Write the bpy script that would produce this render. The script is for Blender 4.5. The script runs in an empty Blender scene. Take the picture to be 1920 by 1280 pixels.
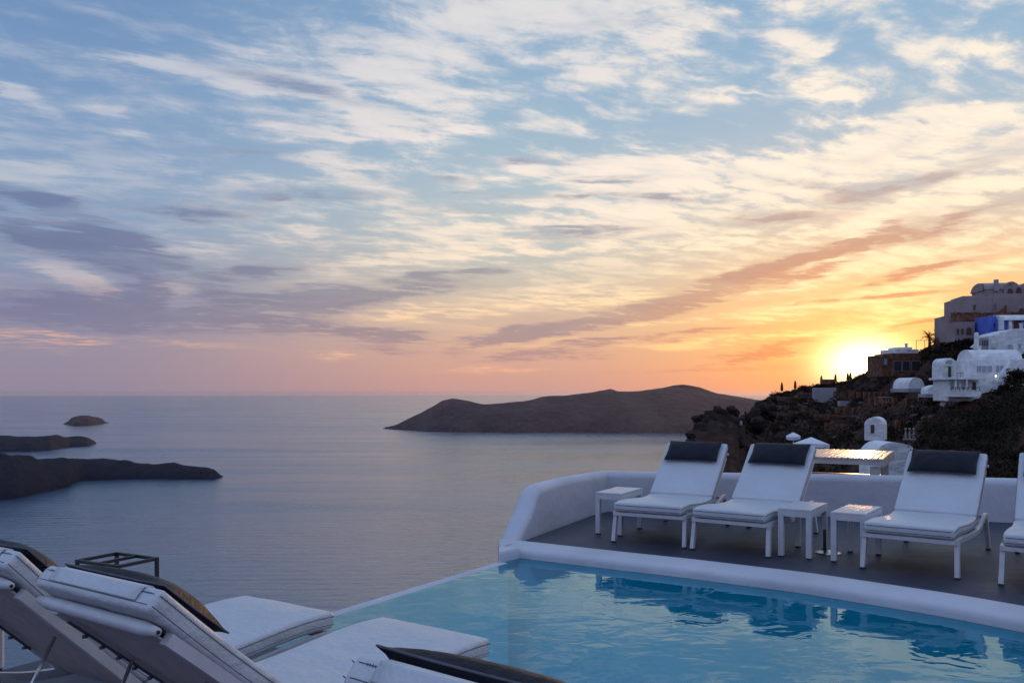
import bpy, bmesh, math, random
from mathutils import Vector, Matrix, noise

random.seed(7)
SC = bpy.context.scene
COL = SC.collection
R = math.radians
PI = math.pi

# ------------------------------------------------------------------ camera
F = 1620.0; HY = 735.0; CZ = 1.35; W0 = 1920.0
cam_d = bpy.data.cameras.new('camera')
cam = bpy.data.objects.new('camera', cam_d); COL.objects.link(cam)
cam_d.sensor_width = 36.0; cam_d.lens = F / W0 * 36.0
cam_d.shift_y = (HY - 640.0) / W0
cam_d.clip_start = 0.05; cam_d.clip_end = 400000.0
cam.location = (0, 0, CZ); cam.rotation_euler = (R(90), 0, 0)
SC.camera = cam

def G(px, py, z=0.0):
    D = F * (CZ - z) / (py - HY)
    return Vector(((px - 960) / F * D, D, z))
def AT(px, py, D):
    return Vector(((px - 960) / F * D, D, CZ + (HY - py) / F * D))

# ------------------------------------------------------------------ materials
def lin(c):
    return tuple(((v / 255) / 12.92 if v / 255 <= .04045 else ((v / 255 + .055) / 1.055) ** 2.4) for v in c)

class NT:
    def __init__(s, tree): s.t = tree; s.n = tree.nodes; s.l = tree.links
    def new(s, typ, **kw):
        n = s.n.new(typ)
        for k, v in kw.items(): setattr(n, k, v)
        return n
    def put(s, sock, v):
        if isinstance(v, bpy.types.NodeSocket): s.l.new(v, sock)
        else: sock.default_value = v
    def math(s, op, a, b=0.0, c=0.0, clamp=False):
        n = s.n.new('ShaderNodeMath'); n.operation = op; n.use_clamp = clamp
        s.put(n.inputs[0], a); s.put(n.inputs[1], b); s.put(n.inputs[2], c)
        return n.outputs[0]
    def mix(s, f, a, b, bt='MIX'):
        n = s.n.new('ShaderNodeMix'); n.data_type = 'RGBA'; n.blend_type = bt
        s.put(n.inputs['Factor'], f)
        s.put(n.inputs[6], a if isinstance(a, bpy.types.NodeSocket) else (*a[:3], 1))
        s.put(n.inputs[7], b if isinstance(b, bpy.types.NodeSocket) else (*b[:3], 1))
        return n.outputs[2]
    def noise(s, vec, scale, detail=4, rough=.55, dist=0.0):
        n = s.n.new('ShaderNodeTexNoise')
        if vec is not None: s.l.new(vec, n.inputs['Vector'])
        n.inputs['Scale'].default_value = scale; n.inputs['Detail'].default_value = detail
        n.inputs['Roughness'].default_value = rough; n.inputs['Distortion'].default_value = dist
        return n
    def ramp(s, f, stops, interp='LINEAR'):
        n = s.n.new('ShaderNodeValToRGB'); n.color_ramp.interpolation = interp
        e = n.color_ramp.elements
        while len(e) > 1: e.remove(e[-1])
        for i, (p, c) in enumerate(stops):
            if i == 0: el = e[0]; el.position = p
            else: el = e.new(p)
            el.color = (*c[:3], 1) if len(c) >= 3 else (c[0], c[0], c[0], 1)
        s.put(n.inputs[0], f)
        return n.outputs[0]
    def mapr(s, v, a, b, c=0.0, d=1.0, smooth=True):
        n = s.n.new('ShaderNodeMapRange'); n.clamp = True
        if smooth: n.interpolation_type = 'SMOOTHSTEP'
        s.put(n.inputs[0], v)
        for i, q in enumerate((a, b, c, d)): n.inputs[1 + i].default_value = q
        return n.outputs[0]

def mat(name, col, rough=.6, var=.12, vscale=6.0, bump=.0, bscale=40.0, metal=0.0, spec=.5, col2=None, coat=0.0, sheen=0.0, vdetail=5):
    m = bpy.data.materials.new(name); m.use_nodes = True
    nt = NT(m.node_tree); b = nt.n['Principled BSDF']
    tc = nt.new('ShaderNodeTexCoord').outputs['Object']
    nz = nt.noise(tc, vscale, vdetail)
    c2 = col2 if col2 else tuple(v * (1 - var * 2) for v in col)
    f = nt.mapr(nz.outputs[0], .32, .68)
    nt.l.new(nt.mix(f, c2, tuple(min(1, v * (1 + (0 if col2 else var * .3))) for v in col)), b.inputs['Base Color'])
    nt.l.new(nt.mapr(nz.outputs[0], .3, .7, rough + .06, max(.03, rough - .06)), b.inputs['Roughness'])
    b.inputs['Metallic'].default_value = metal
    b.inputs['Specular IOR Level'].default_value = spec
    if coat: b.inputs['Coat Weight'].default_value = coat
    if bump:
        n2 = nt.noise(tc, bscale, 5, .6)
        bp = nt.new('ShaderNodeBump'); bp.inputs['Strength'].default_value = bump; bp.inputs['Distance'].default_value = 1.0 / bscale
        nt.l.new(n2.outputs[0], bp.inputs['Height']); nt.l.new(bp.outputs[0], b.inputs['Normal'])
    return m

M = {}
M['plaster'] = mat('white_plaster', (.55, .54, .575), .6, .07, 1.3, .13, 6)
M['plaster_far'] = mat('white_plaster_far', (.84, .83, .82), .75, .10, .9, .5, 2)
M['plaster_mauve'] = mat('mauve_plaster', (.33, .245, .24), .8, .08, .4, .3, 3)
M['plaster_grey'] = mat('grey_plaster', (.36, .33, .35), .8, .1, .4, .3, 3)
M['plaster_blue'] = mat('blue_plaster', (.12, .18, .62), .7, .08, .6, .2, 3)
M['vinyl'] = mat('white_vinyl_cushion', (.54, .55, .565), .42, .02, 3, .22, 6, spec=.45)
M['vinyl_edge'] = mat('cushion_side_vinyl', (.52, .50, .50), .5, .06, 9, .4, 22, spec=.4)
M['pillow'] = mat('navy_leather', (.009, .009, .017), .55, .15, 5, .2, 9, spec=.22)
M['white_metal'] = mat('white_coated_metal', (.56, .55, .56), .38, .05, 12, .05, 60, spec=.5)
M['sling'] = mat('taupe_sling_fabric', (.52, .45, .45), .8, .06, 20, .5, 500)
M['thread'] = mat('dark_thread', (.10, .10, .13), .8, .1, 30)
M['steel'] = mat('brushed_steel', (.55, .54, .54), .28, .1, 30, metal=1.0)
M['rubber'] = mat('black_rubber', (.03, .03, .035), .7, .1, 30)
M['black_metal'] = mat('black_iron', (.018, .018, .02), .5, .2, 20, .2, 80)
M['glass_dark'] = mat('dark_window_glass', (.05, .055, .07), .12, .1, 1, spec=.6)
M['curtain'] = mat('curtained_window_glass', (.34, .38, .44), .25, .1, 1.4, spec=.6)
M['wood_dark'] = mat('dark_brown_wood', (.09, .045, .03), .6, .2, 4)
M['table_wood'] = mat('pale_painted_slats', (.46, .43, .40), .3, .08, 6, .15, 30, spec=.6)
M['terracotta'] = mat('rubble_stone', (.26, .10, .05), .9, .0, 1.3, .8, 2.5, col2=(.08, .035, .022))
M['stone'] = mat('weathered_stone', (.13, .09, .075), .9, .2, 1.0, .5, 4)
M['canvas_dark'] = mat('dark_folded_canvas', (.05, .035, .03), .85, .1, 3)
M['canvas_white'] = mat('white_canvas', (.75, .75, .78), .8, .06, 2)
M['bark'] = mat('palm_bark', (.09, .06, .04), .9, .2, 6, .6, 14)
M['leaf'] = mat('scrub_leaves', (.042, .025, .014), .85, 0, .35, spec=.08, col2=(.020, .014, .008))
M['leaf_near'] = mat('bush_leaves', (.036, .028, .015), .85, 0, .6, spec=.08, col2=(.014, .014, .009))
M['palm_leaf'] = mat('palm_fronds', (.06, .06, .025), .7, .2, 1)

def lamp_mat():
    m = bpy.data.materials.new('lit_bulb'); m.use_nodes = True; b = m.node_tree.nodes['Principled BSDF']; b.inputs['Emission Color'].default_value = (1, .8, .55, 1); b.inputs['Emission Strength'].default_value = 6; return m
M['lamp'] = lamp_mat()

# deck paint: dark, slightly glossy, brushed, with damp patches
def deck_mat():
    m = bpy.data.materials.new('charcoal_deck_paint'); m.use_nodes = True
    nt = NT(m.node_tree); b = nt.n['Principled BSDF']
    tc = nt.new('ShaderNodeTexCoord').outputs['Object']
    n1 = nt.noise(tc, 1.1, 6, .6); n2 = nt.noise(tc, 14, 5, .65); n3 = nt.noise(tc, 160, 3, .6)
    mpd = nt.new('ShaderNodeMapping'); nt.l.new(tc, mpd.inputs[0]); mpd.inputs['Rotation'].default_value = (0, 0, R(14)); mpd.inputs['Scale'].default_value = (.5, 5, 1)
    ns = nt.noise(mpd.outputs[0], 5, 5, .65)
    f = nt.math('MULTIPLY_ADD', n2.outputs[0], .25, nt.math('MULTIPLY', n1.outputs[0], .5)); f = nt.math('MULTIPLY_ADD', ns.outputs[0], .38, f)
    nt.l.new(nt.mix(nt.mapr(f, .38, .72), (.030, .032, .050), (.055, .056, .078)), b.inputs['Base Color'])
    nt.l.new(nt.mapr(f, .4, .7, .45, .65), b.inputs['Roughness'])
    b.inputs['Specular IOR Level'].default_value = .35
    bp = nt.new('ShaderNodeBump'); bp.inputs['Strength'].default_value = .35; bp.inputs['Distance'].default_value = .004
    nt.l.new(n3.outputs[0], bp.inputs['Height']); nt.l.new(bp.outputs[0], b.inputs['Normal'])
    return m
M['deck'] = deck_mat()

def rock_mat(name, c1, c2, c3, sc, bumpd, rough=.9):
    m = bpy.data.materials.new(name); m.use_nodes = True
    nt = NT(m.node_tree); b = nt.n['Principled BSDF']
    tc = nt.new('ShaderNodeTexCoord').outputs['Object']
    n1 = nt.noise(tc, sc, 8, .62); n2 = nt.noise(tc, sc * 6, 6, .6)
    vo = nt.new('ShaderNodeTexVoronoi'); nt.l.new(tc, vo.inputs['Vector']); vo.inputs['Scale'].default_value = sc * 4
    c = nt.mix(nt.mapr(n1.outputs[0], .35, .65), c1, c2)
    c = nt.mix(nt.mapr(n2.outputs[0], .55, .75), c, c3)
    nt.l.new(c, b.inputs['Base Color']); b.inputs['Roughness'].default_value = rough
    b.inputs['Specular IOR Level'].default_value = .2
    h = nt.math('ADD', n2.outputs[0], nt.math('MULTIPLY', vo.outputs['Distance'], .5))
    bp = nt.new('ShaderNodeBump'); bp.inputs['Strength'].default_value = .9; bp.inputs['Distance'].default_value = bumpd
    nt.l.new(h, bp.inputs['Height']); nt.l.new(bp.outputs[0], b.inputs['Normal'])
    return m
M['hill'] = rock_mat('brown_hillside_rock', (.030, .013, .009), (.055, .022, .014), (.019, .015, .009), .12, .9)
M['rock'] = rock_mat('dark_volcanic_rock', (.026, .017, .015), (.046, .029, .023), (.015, .014, .012), .3, .8)
M['island'] = rock_mat('island_rock', (.034, .022, .030), (.075, .050, .052), (.016, .012, .017), .005, 40)
M['lava'] = rock_mat('black_lava_rock', (.005, .006, .016), (.010, .010, .022), (.016, .013, .020), .012, 6)

def sea_mat():
    m = bpy.data.materials.new('sea_water'); m.use_nodes = True
    nt = NT(m.node_tree); b = nt.n['Principled BSDF']
    tc = nt.new('ShaderNodeTexCoord').outputs['Object']
    mp = nt.new('ShaderNodeMapping'); nt.l.new(tc, mp.inputs[0]); mp.inputs['Rotation'].default_value = (0, 0, R(-6)); mp.inputs['Scale'].default_value = (.35, 1, 1)
    n0 = nt.noise(mp.outputs[0], .0016, 6, .6)
    mp3 = nt.new('ShaderNodeMapping'); nt.l.new(tc, mp3.inputs[0]); mp3.inputs['Rotation'].default_value = (0, 0, R(-9)); mp3.inputs['Scale'].default_value = (.16, 1, 1)
    b.inputs['IOR'].default_value = 1.75
    nt.l.new(nt.mix(nt.mapr(n0.outputs[0], .35, .65), (.030, .072, .125), (.042, .092, .150)), b.inputs['Base Color'])
    nt.l.new(nt.mapr(nt.noise(mp3.outputs[0], .0035, 6, .65, .3).outputs[0], .38, .64, .16, .28), b.inputs['Roughness'])
    n1 = nt.noise(mp.outputs[0], .11, 6, .62, .6)
    n2 = nt.noise(mp.outputs[0], .030, 4, .6, .3)
    wv = nt.new('ShaderNodeTexWave'); nt.l.new(mp.outputs[0], wv.inputs['Vector']); wv.bands_direction = 'Y'
    wv.inputs['Scale'].default_value = .012; wv.inputs['Distortion'].default_value = 5; wv.inputs['Detail'].default_value = 3; wv.inputs['Detail Scale'].default_value = .6
    h = nt.math('MULTIPLY_ADD', n2.outputs[0], 1.6, n1.outputs[0])
    h = nt.math('MULTIPLY_ADD', wv.outputs[1], .35, h)
    bp = nt.new('ShaderNodeBump'); bp.inputs['Strength'].default_value = 1.0; bp.inputs['Distance'].default_value = 1.15
    nt.l.new(h, bp.inputs['Height']); nt.l.new(bp.outputs[0], b.inputs['Normal'])
    return m
M['sea'] = sea_mat()

def pool_water_mat():
    m = bpy.data.materials.new('pool_water'); m.use_nodes = True
    nt = NT(m.node_tree); nt.n.remove(nt.n['Principled BSDF'])
    out = nt.n['Material Output']
    tc = nt.new('ShaderNodeTexCoord').outputs['Object']
    mp = nt.new('ShaderNodeMapping'); nt.l.new(tc, mp.inputs[0]); mp.inputs['Rotation'].default_value = (0, 0, R(12)); mp.inputs['Scale'].default_value = (1, 1.25, 1)
    n1 = nt.noise(mp.outputs[0], 1.7, 2, .45, .5)
    n2 = nt.noise(mp.outputs[0], 5.0, 2, .5, .8)
    h = nt.math('MULTIPLY_ADD', n2.outputs[0], .22, n1.outputs[0])
    bp = nt.new('ShaderNodeBump'); bp.inputs['Strength'].default_value = 1.0; bp.inputs['Distance'].default_value = .0062
    nt.l.new(h, bp.inputs['Height'])
    fr = nt.new('ShaderNodeFresnel'); fr.inputs['IOR'].default_value = 1.42; nt.l.new(bp.outputs[0], fr.inputs['Normal'])
    gl = nt.new('ShaderNodeBsdfGlossy'); gl.inputs['Roughness'].default_value = .004; gl.inputs['Color'].default_value = (.70, .96, 1, 1)
    nt.l.new(bp.outputs[0], gl.inputs['Normal'])
    tr = nt.new('ShaderNodeBsdfTransparent'); tr.inputs['Color'].default_value = (.06, .96, 1.0, 1)
    mx = nt.new('ShaderNodeMixShader'); nt.l.new(fr.outputs[0], mx.inputs[0]); nt.l.new(tr.outputs[0], mx.inputs[1]); nt.l.new(gl.outputs[0], mx.inputs[2])
    nt.l.new(mx.outputs[0], out.inputs['Surface'])
    return m
M['pool_water'] = pool_water_mat()
M['pool_paint'] = mat('turquoise_pool_paint', (.03, .82, .98), .6, .05, 1.2)

# ------------------------------------------------------------------ mesh builder
class MB:
    def __init__(s, mtx=None): s.v = []; s.f = []; s.sm = []; s.m = mtx
    def add(s, vs, fs, smooth=False, mtx=None):
        o = len(s.v)
        for p in vs:
            p = Vector(p)
            if mtx is not None: p = mtx @ p
            s.v.append(p)
        for f in fs: s.f.append([o + i for i in f]); s.sm.append(smooth)
    def box(s, lo, hi, mtx=None):
        x0, y0, z0 = lo; x1, y1, z1 = hi
        s.add([(x0,y0,z0),(x1,y0,z0),(x1,y1,z0),(x0,y1,z0),(x0,y0,z1),(x1,y0,z1),(x1,y1,z1),(x0,y1,z1)],
              [(0,3,2,1),(4,5,6,7),(0,1,5,4),(1,2,6,5),(2,3,7,6),(3,0,4,7)], False, mtx)
    def bbox(s, lo, hi, b=.004, mtx=None):
        bm = bmesh.new(); bmesh.ops.create_cube(bm, size=1)
        for v in bm.verts: v.co = Vector([lo[i] + (v.co[i] + .5) * (hi[i] - lo[i]) for i in range(3)])
        bmesh.ops.bevel(bm, geom=list(bm.edges), offset=b, segments=2, affect='EDGES', profile=.6)
        bm.verts.index_update()
        s.add([v.co.copy() for v in bm.verts], [[v.index for v in f.verts] for f in bm.faces], False, mtx); bm.free()
    def bar(s, a, b, w, h, up=(0, 0, 1)):
        a = Vector(a); b = Vector(b); d = (b - a).normalized(); u = Vector(up)
        sx = d.cross(u)
        if sx.length < 1e-4: sx = d.cross(Vector((0, 1, 0)))
        sx.normalize(); uz = sx.cross(d)
        vs = []
        for p in (a, b):
            for i, j in ((-1,-1),(1,-1),(1,1),(-1,1)): vs.append(p + sx * (i * w / 2) + uz * (j * h / 2))
        s.add(vs, [(0,1,2,3),(7,6,5,4),(0,4,5,1),(1,5,6,2),(2,6,7,3),(3,7,4,0)])
    def tube(s, pts, r, n=10, cap=True, rs=None):
        pts = [Vector(p) for p in pts]; k = len(pts); vs = []; fs = []
        prev = None
        for i, p in enumerate(pts):
            d = (pts[min(i + 1, k - 1)] - pts[max(i - 1, 0)]).normalized()
            if prev is None:
                a = d.orthogonal().normalized()
            else:
                a = prev - d * prev.dot(d)
                a.normalize()
            prev = a; b = d.cross(a); rr = rs[i] if rs else r
            for j in range(n):
                t = 2 * PI * j / n; vs.append(p + a * (math.cos(t) * rr) + b * (math.sin(t) * rr))
        for i in range(k - 1):
            for j in range(n):
                j2 = (j + 1) % n; fs.append((i*n+j, i*n+j2, (i+1)*n+j2, (i+1)*n+j))
        if cap: fs.append(tuple(range(n - 1, -1, -1))); fs.append(tuple((k-1)*n + j for j in range(n)))
        s.add(vs, fs, True)
    def rings(s, rings, smooth=True, cap=True):
        n = len(rings[0]); vs = [p for r_ in rings for p in r_]; fs = []
        for i in range(len(rings) - 1):
            for j in range(n):
                j2 = (j + 1) % n; fs.append((i*n+j, i*n+j2, (i+1)*n+j2, (i+1)*n+j))
        if cap: fs.append(tuple(range(n - 1, -1, -1))); fs.append(tuple((len(rings)-1)*n + j for j in range(n)))
        s.add(vs, fs, smooth)
    def grid(s, fn, nu, nv, smooth=True):
        vs = [fn(i / nu, j / nv) for j in range(nv + 1) for i in range(nu + 1)]
        fs = [(j*(nu+1)+i, j*(nu+1)+i+1, (j+1)*(nu+1)+i+1, (j+1)*(nu+1)+i) for j in range(nv) for i in range(nu)]
        s.add(vs, fs, smooth)
    def prism(s, poly, z0, z1):
        n = len(poly)
        s.add([(p[0], p[1], z0) for p in poly] + [(p[0], p[1], z1) for p in poly],
              [tuple(range(n-1, -1, -1)), tuple(range(n, 2*n))] + [(i, (i+1)%n, n+(i+1)%n, n+i) for i in range(n)])
    def build(s, name, material, parent=None, auto=None, fix=True):
        me = bpy.data.meshes.new(name)
        me.from_pydata([tuple(v) for v in s.v], [], s.f)
        if fix:
            bm = bmesh.new(); bm.from_mesh(me); bmesh.ops.recalc_face_normals(bm, faces=bm.faces); bm.to_mesh(me); bm.free()
        me.polygons.foreach_set('use_smooth', s.sm)
        me.materials.append(material); me.update()
        if auto: 
            me.set_sharp_from_angle(angle=R(auto))
        o = bpy.data.objects.new(name, me); COL.objects.link(o)
        if parent is not None: o.parent = parent
        return o

def tag(o, label=None, cat=None, group=None, kind=None):
    if label: o['label'] = label
    if cat: o['category'] = cat
    if group: o['group'] = group
    if kind: o['kind'] = kind
    return o
def empty(name, loc, rz=0.0):
    o = bpy.data.objects.new(name, None); COL.objects.link(o); o.location = loc; o.rotation_euler = (0, 0, rz)
    o.empty_display_size = .1
    return o
def kids(o): return [c for c in bpy.data.objects if c.parent is o]
def copy_tree(o, parent=None):
    c = o.copy(); COL.objects.link(c)
    if parent is not None: c.parent = parent
    for ch in kids(o): copy_tree(ch, c)
    return c

# ------------------------------------------------------------------ sky (world)
SUN_PX = (1622, 681)
def ae(px, py):
    v = Vector(((px - 960) / F, 1, (HY - py) / F)).normalized()
    return math.atan2(v.x, v.y), math.asin(v.z)
SUN_AZ, SUN_EL = ae(*SUN_PX)

def build_world():
    w = bpy.data.worlds.new('World'); SC.world = w; w.use_nodes = True
    nt = NT(w.node_tree); bg = nt.n['Background']
    dirv = nt.new('ShaderNodeTexCoord').outputs['Generated']
    sep = nt.new('ShaderNodeSeparateXYZ'); nt.l.new(dirv, sep.inputs[0]); X, Y, Z = sep.outputs
    az = nt.math('ARCTAN2', X, Y); el = nt.math('ARCSINE', Z)
    comb = nt.new('ShaderNodeCombineXYZ'); nt.l.new(az, comb.inputs[0]); nt.l.new(el, comb.inputs[1]); P = comb.outputs[0]
    # cloud-layer plane coordinates (a flat layer overhead, so it foreshortens to the horizon)
    zz = nt.math('ADD', nt.math('MAXIMUM', Z, 0.0), .07)
    cp = nt.new('ShaderNodeCombineXYZ'); nt.l.new(nt.math('DIVIDE', X, zz), cp.inputs[0]); nt.l.new(nt.math('DIVIDE', Y, zz), cp.inputs[1])
    mp = nt.new('ShaderNodeMapping'); nt.l.new(cp.outputs[0], mp.inputs[0]); mp.inputs['Rotation'].default_value = (0, 0, R(-14)); mp.inputs['Scale'].default_value = (1.0, .62, 1)
    C = mp.outputs[0]
    def warp(vec, n, amt):
        a = nt.new('ShaderNodeVectorMath', operation='SUBTRACT'); nt.l.new(n.outputs[1], a.inputs[0]); a.inputs[1].default_value = (.5, .5, .5)
        b = nt.new('ShaderNodeVectorMath', operation='MULTIPLY_ADD'); nt.l.new(a.outputs[0], b.inputs[0]); b.inputs[1].default_value = amt; nt.l.new(vec, b.inputs[2])
        return b.outputs[0]
    wn = nt.noise(C, .8, 4, .55)
    C2 = warp(C, wn, (.42, .30, 0))
    f1 = nt.noise(C2, 1.15, 9, .60)          # cloud puffs
    f2 = nt.noise(C2, 3.6, 7, .62, .1)       # ripples
    mp2 = nt.new('ShaderNodeMapping'); nt.l.new(P, mp2.inputs[0]); mp2.inputs['Rotation'].default_value = (0, 0, R(-7)); mp2.inputs['Scale'].default_value = (1.6, 13, 1)
    wn2 = nt.noise(P, 3.0, 3, .5)
    S2 = warp(mp2.outputs[0], wn2, (.8, 1.6, 0))
    f3 = nt.noise(S2, 1.8, 8, .62, .15)       # long thin streaks
    mp4 = nt.new('ShaderNodeMapping'); nt.l.new(C2, mp4.inputs[0]); mp4.inputs['Scale'].default_value = (.6, 1.7, 1); mp4.inputs['Rotation'].default_value = (0, 0, R(10))
    f4 = nt.noise(mp4.outputs[0], 7.0, 6, .60, .1)     # fine mackerel ripple
    # stroke space, edges torn by noise
    wn3 = nt.noise(mp2.outputs[0], 1.4, 7, .62)
    wn4 = nt.noise(mp2.outputs[0], 6.0, 5, .6)
    PW = warp(warp(P, wn3, (.20, .055, 0)), wn4, (.05, .022, 0))
    def strokes(lst, start=None):
        acc = start
        for (px, py, rx, ry, ang, wt) in lst:
            a, e = ae(px, py)
            m_ = nt.new('ShaderNodeMapping', vector_type='TEXTURE'); nt.l.new(PW, m_.inputs[0])
            m_.inputs['Location'].default_value = (a, e, 0); m_.inputs['Rotation'].default_value = (0, 0, R(ang))
            m_.inputs['Scale'].default_value = (rx / F, ry / F, 1)
            g = nt.new('ShaderNodeTexGradient', gradient_type='QUADRATIC_SPHERE'); nt.l.new(m_.outputs[0], g.inputs[0])
            acc = nt.math('MULTIPLY_ADD', g.outputs[1], wt, acc if acc is not None else 0.0)
        return acc
    # ---- base clear-sky colour : vertical ramps left / middle / right of the frame
    eN = nt.math('DIVIDE', el, .5)   # 0 horizon .. 1 at ~29 deg
    def E(py): return max(0.0, ((HY - py) / F) / .5)
    def vr(stops): return nt.ramp(eN, sorted([(E(py), lin(c)) for py, c in stops]), 'B_SPLINE')
    baseL = vr([(735, (142,132,152)), (690,(146,136,154)), (640,(140,136,158)), (560,(128,136,164)), (450,(134,156,186)), (300,(124,154,190)), (120,(108,140,182)), (0,(100,132,176))])
    baseM = vr([(735, (196,150,144)), (690,(206,158,142)), (630,(214,174,152)), (540,(196,186,170)), (430,(182,192,194)), (300,(160,184,200)), (120,(136,168,198)), (0,(128,162,194))])
    baseR = vr([(735, (238,150,105)), (700,(244,164,100)), (640,(250,186,104)), (560,(246,196,136)), (460,(220,196,170)), (350,(184,192,200)), (200,(150,180,204)), (0,(134,168,200))])
    cloL = vr([(735,(170,145,150)), (660,(196,158,152)), (620,(226,178,158)), (540,(176,176,190)), (400,(178,186,200)), (200,(186,192,206)), (0,(168,180,202))])
    cloM = vr([(735,(226,160,136)), (660,(250,196,150)), (600,(252,214,164)), (500,(248,226,200)), (350,(246,232,220)), (200,(226,220,218)), (0,(214,214,216))])
    cloR = vr([(735,(250,172,96)), (670,(255,218,120)), (600,(255,226,154)), (480,(255,234,200)), (350,(255,238,216)), (200,(250,236,218)), (0,(234,226,218))])
    drkL = vr([(735,(140,126,146)), (640,(128,124,150)), (540,(104,112,146)), (420,(104,118,154)), (200,(110,132,172)), (0,(100,126,168))])
    drkM = vr([(735,(196,140,132)), (650,(162,138,142)), (560,(146,138,146)), (430,(150,156,168)), (200,(134,152,180)), (0,(126,148,180))])
    drkR = vr([(735,(226,138,100)), (650,(224,128,72)), (560,(204,130,98)), (440,(190,158,142)), (350,(160,160,170)), (200,(146,164,186)), (0,(132,156,184))])
    aL, aM, aR = ae(60, 400)[0], ae(980, 400)[0], ae(1650, 400)[0]
    kM = nt.mapr(az, aL, aM); kR = nt.mapr(az, aM, aR)
    def tri(l, m, r): return nt.mix(kR, nt.mix(kM, l, m), r)
    base = tri(baseL, baseM, baseR); clo = tri(cloL, cloM, cloR); drk = tri(drkL, drkM, drkR)
    # ---- bright clouds
    bright_list = [
        (330,125,260,45,-8,.9), (520,150,300,50,-10,.8), (700,215,240,45,-14,.8), (640,120,330,50,-6,.5),
        (640,315,130,28,-3,1.1), (560,250,200,26,-2,.8), (850,240,160,32,-6,.7), (760,160,220,40,-12,.7),
        (1000,35,420,45,2,1.1), (1350,22,420,40,4,1.0), (1180,100,170,50,8,.8), (1080,120,200,40,0,.5), (1500,100,190,45,14,.9), (1430,70,150,35,-10,.8),
        (1400,185,150,40,2,.9), (1560,180,240,26,-4,.6), (1850,95,140,45,5,.8), (1780,215,260,34,6,1.3), (1640,230,170,26,-2,.7),
        (1180,290,280,30,2,.8), (1010,310,220,36,-3,.7), (1330,310,300,34,0,.9), (1560,290,260,34,6,.8), (1420,350,230,44,-14,1.2), (1250,350,300,60,2,1.0), (1050,390,260,40,3,.8),
        (1150,430,420,40,2,.6), (1350,450,240,22,4,.6), (1700,400,320,36,10,1.0), (1880,345,140,22,4,.7), (1750,450,300,26,14,.6),
        (900,470,380,24,2,.7), (700,490,260,26,6,.6), (330,460,150,32,4,.6), (290,540,80,30,6,1.0), (120,510,90,50,-28,1.1), (180,545,90,24,-24,.8), (560,430,220,22,4,.4),
        (60,320,150,24,-4,.9), (170,205,60,18,-6,.7), (20,175,70,18,-22,.8), (230,255,70,14,-6,.4), (60,410,200,20,0,.35), (420,340,220,18,2,.35),
        (1100,560,420,36,2,.9), (800,585,300,20,0,.9), (560,590,160,10,0,.5), (80,645,230,22,-4,1.0), (330,648,200,12,-3,.55), (620,668,70,14,0,.9), (900,690,260,10,0,.6),
        (1500,520,300,24,12,.6), (1750,520,260,30,10,.7), (1480,580,320,22,6,.9), (1700,590,260,30,4,1.0), (1350,640,300,14,4,.9), (1250,600,200,14,8,.6), (1560,630,200,24,2,1.0),
    ]
    dark_list = [
        (120,440,280,60,-14,1.1), (260,480,190,44,-22,1.0), (40,370,170,40,-10,.6), (250,560,70,60,50,.8), (360,590,400,40,4,1.3), (100,570,220,44,0,.8), (60,600,300,30,0,.8), (640,560,360,24,7,1.2), (860,515,200,14,6,.8), (480,520,150,30,10,.7),
        (720,640,150,26,2,1.1), (560,620,300,22,0,.8), (250,625,260,16,0,.3),
        (960,635,180,22,9,1.1), (1120,598,220,24,11,1.5), (1290,552,220,26,15,1.6), (1440,505,200,22,18,1.5), (1600,455,220,17,17,1.2), (1780,415,200,14,12,.7), (1500,515,220,11,12,.6),
        (1150,640,210,12,5,.8), (1330,625,180,9,6,.8), (1460,655,240,10,8,1.0), (1650,625,200,9,8,.7), (1000,668,300,11,3,.6), (1300,690,400,9,3,.5), (1750,500,260,12,12,.7), (1600,560,240,8,4,.7), (1860,560,160,14,3,.5),
        (1080,370,240,16,2,.4), (1220,380,190,14,-4,.5), (1460,405,260,20,2,.6), (1700,335,280,24,6,.7), (980,290,200,14,0,.4), (1560,345,160,20,-10,.5), (1050,440,260,12,2,.5), (900,400,200,12,0,.4),
        (500,300,260,26,0,.4), (560,375,360,22,2,.6), (600,180,280,22,-10,.4), (760,340,240,16,0,.4), (360,400,240,20,0,.5), (860,365,160,14,0,.4), (1150,330,180,12,0,.4),
    ]
    dark_list = [(a, b, c_ * 1.1, d * 1.25, e_, w_ * (1.35 if a < 800 and b > 350 else 1.5)) for a, b, c_, d, e_, w_ in dark_list]
    sb = strokes(bright_list); sd = strokes(dark_list)
    # noise-driven cover: more in the upper middle / right, streaky low down
    lowk = nt.mapr(el, .06, .20)
    lowk2 = nt.mapr(el, .015, .06)
    puff = nt.mapr(nt.math('MULTIPLY_ADD', f4.outputs[0], .70, nt.math('MULTIPLY_ADD', f2.outputs[0], .5, f1.outputs[0])), .92, 1.30)
    streak = nt.mapr(f3.outputs[0], .45, .72)
    fine = nt.math('ADD', nt.math('MULTIPLY', nt.math('SUBTRACT', f2.outputs[0], .5), 1.8), nt.math('ADD', nt.math('MULTIPLY', nt.math('SUBTRACT', f3.outputs[0], .5), 2.6), nt.math('MULTIPLY', nt.math('SUBTRACT', f4.outputs[0], .5), 2.8)))
    modu = nt.math('ADD', .75, fine)
    bnoise = nt.math('MULTIPLY', nt.mix(lowk, streak, puff), nt.mapr(az, -.5, .0, .55, .95))
    bnoise = nt.math('MULTIPLY', bnoise, lowk2)
    bright = nt.math('MULTIPLY', nt.math('ADD', nt.math('MULTIPLY', sb, nt.math('MULTIPLY', modu, 1.45)), bnoise), 1.0, clamp=True)
    dn = nt.math('MULTIPLY', nt.mapr(nt.noise(S2, 1.1, 6, .6, .3).outputs[0], .50, .76), .45)
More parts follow.
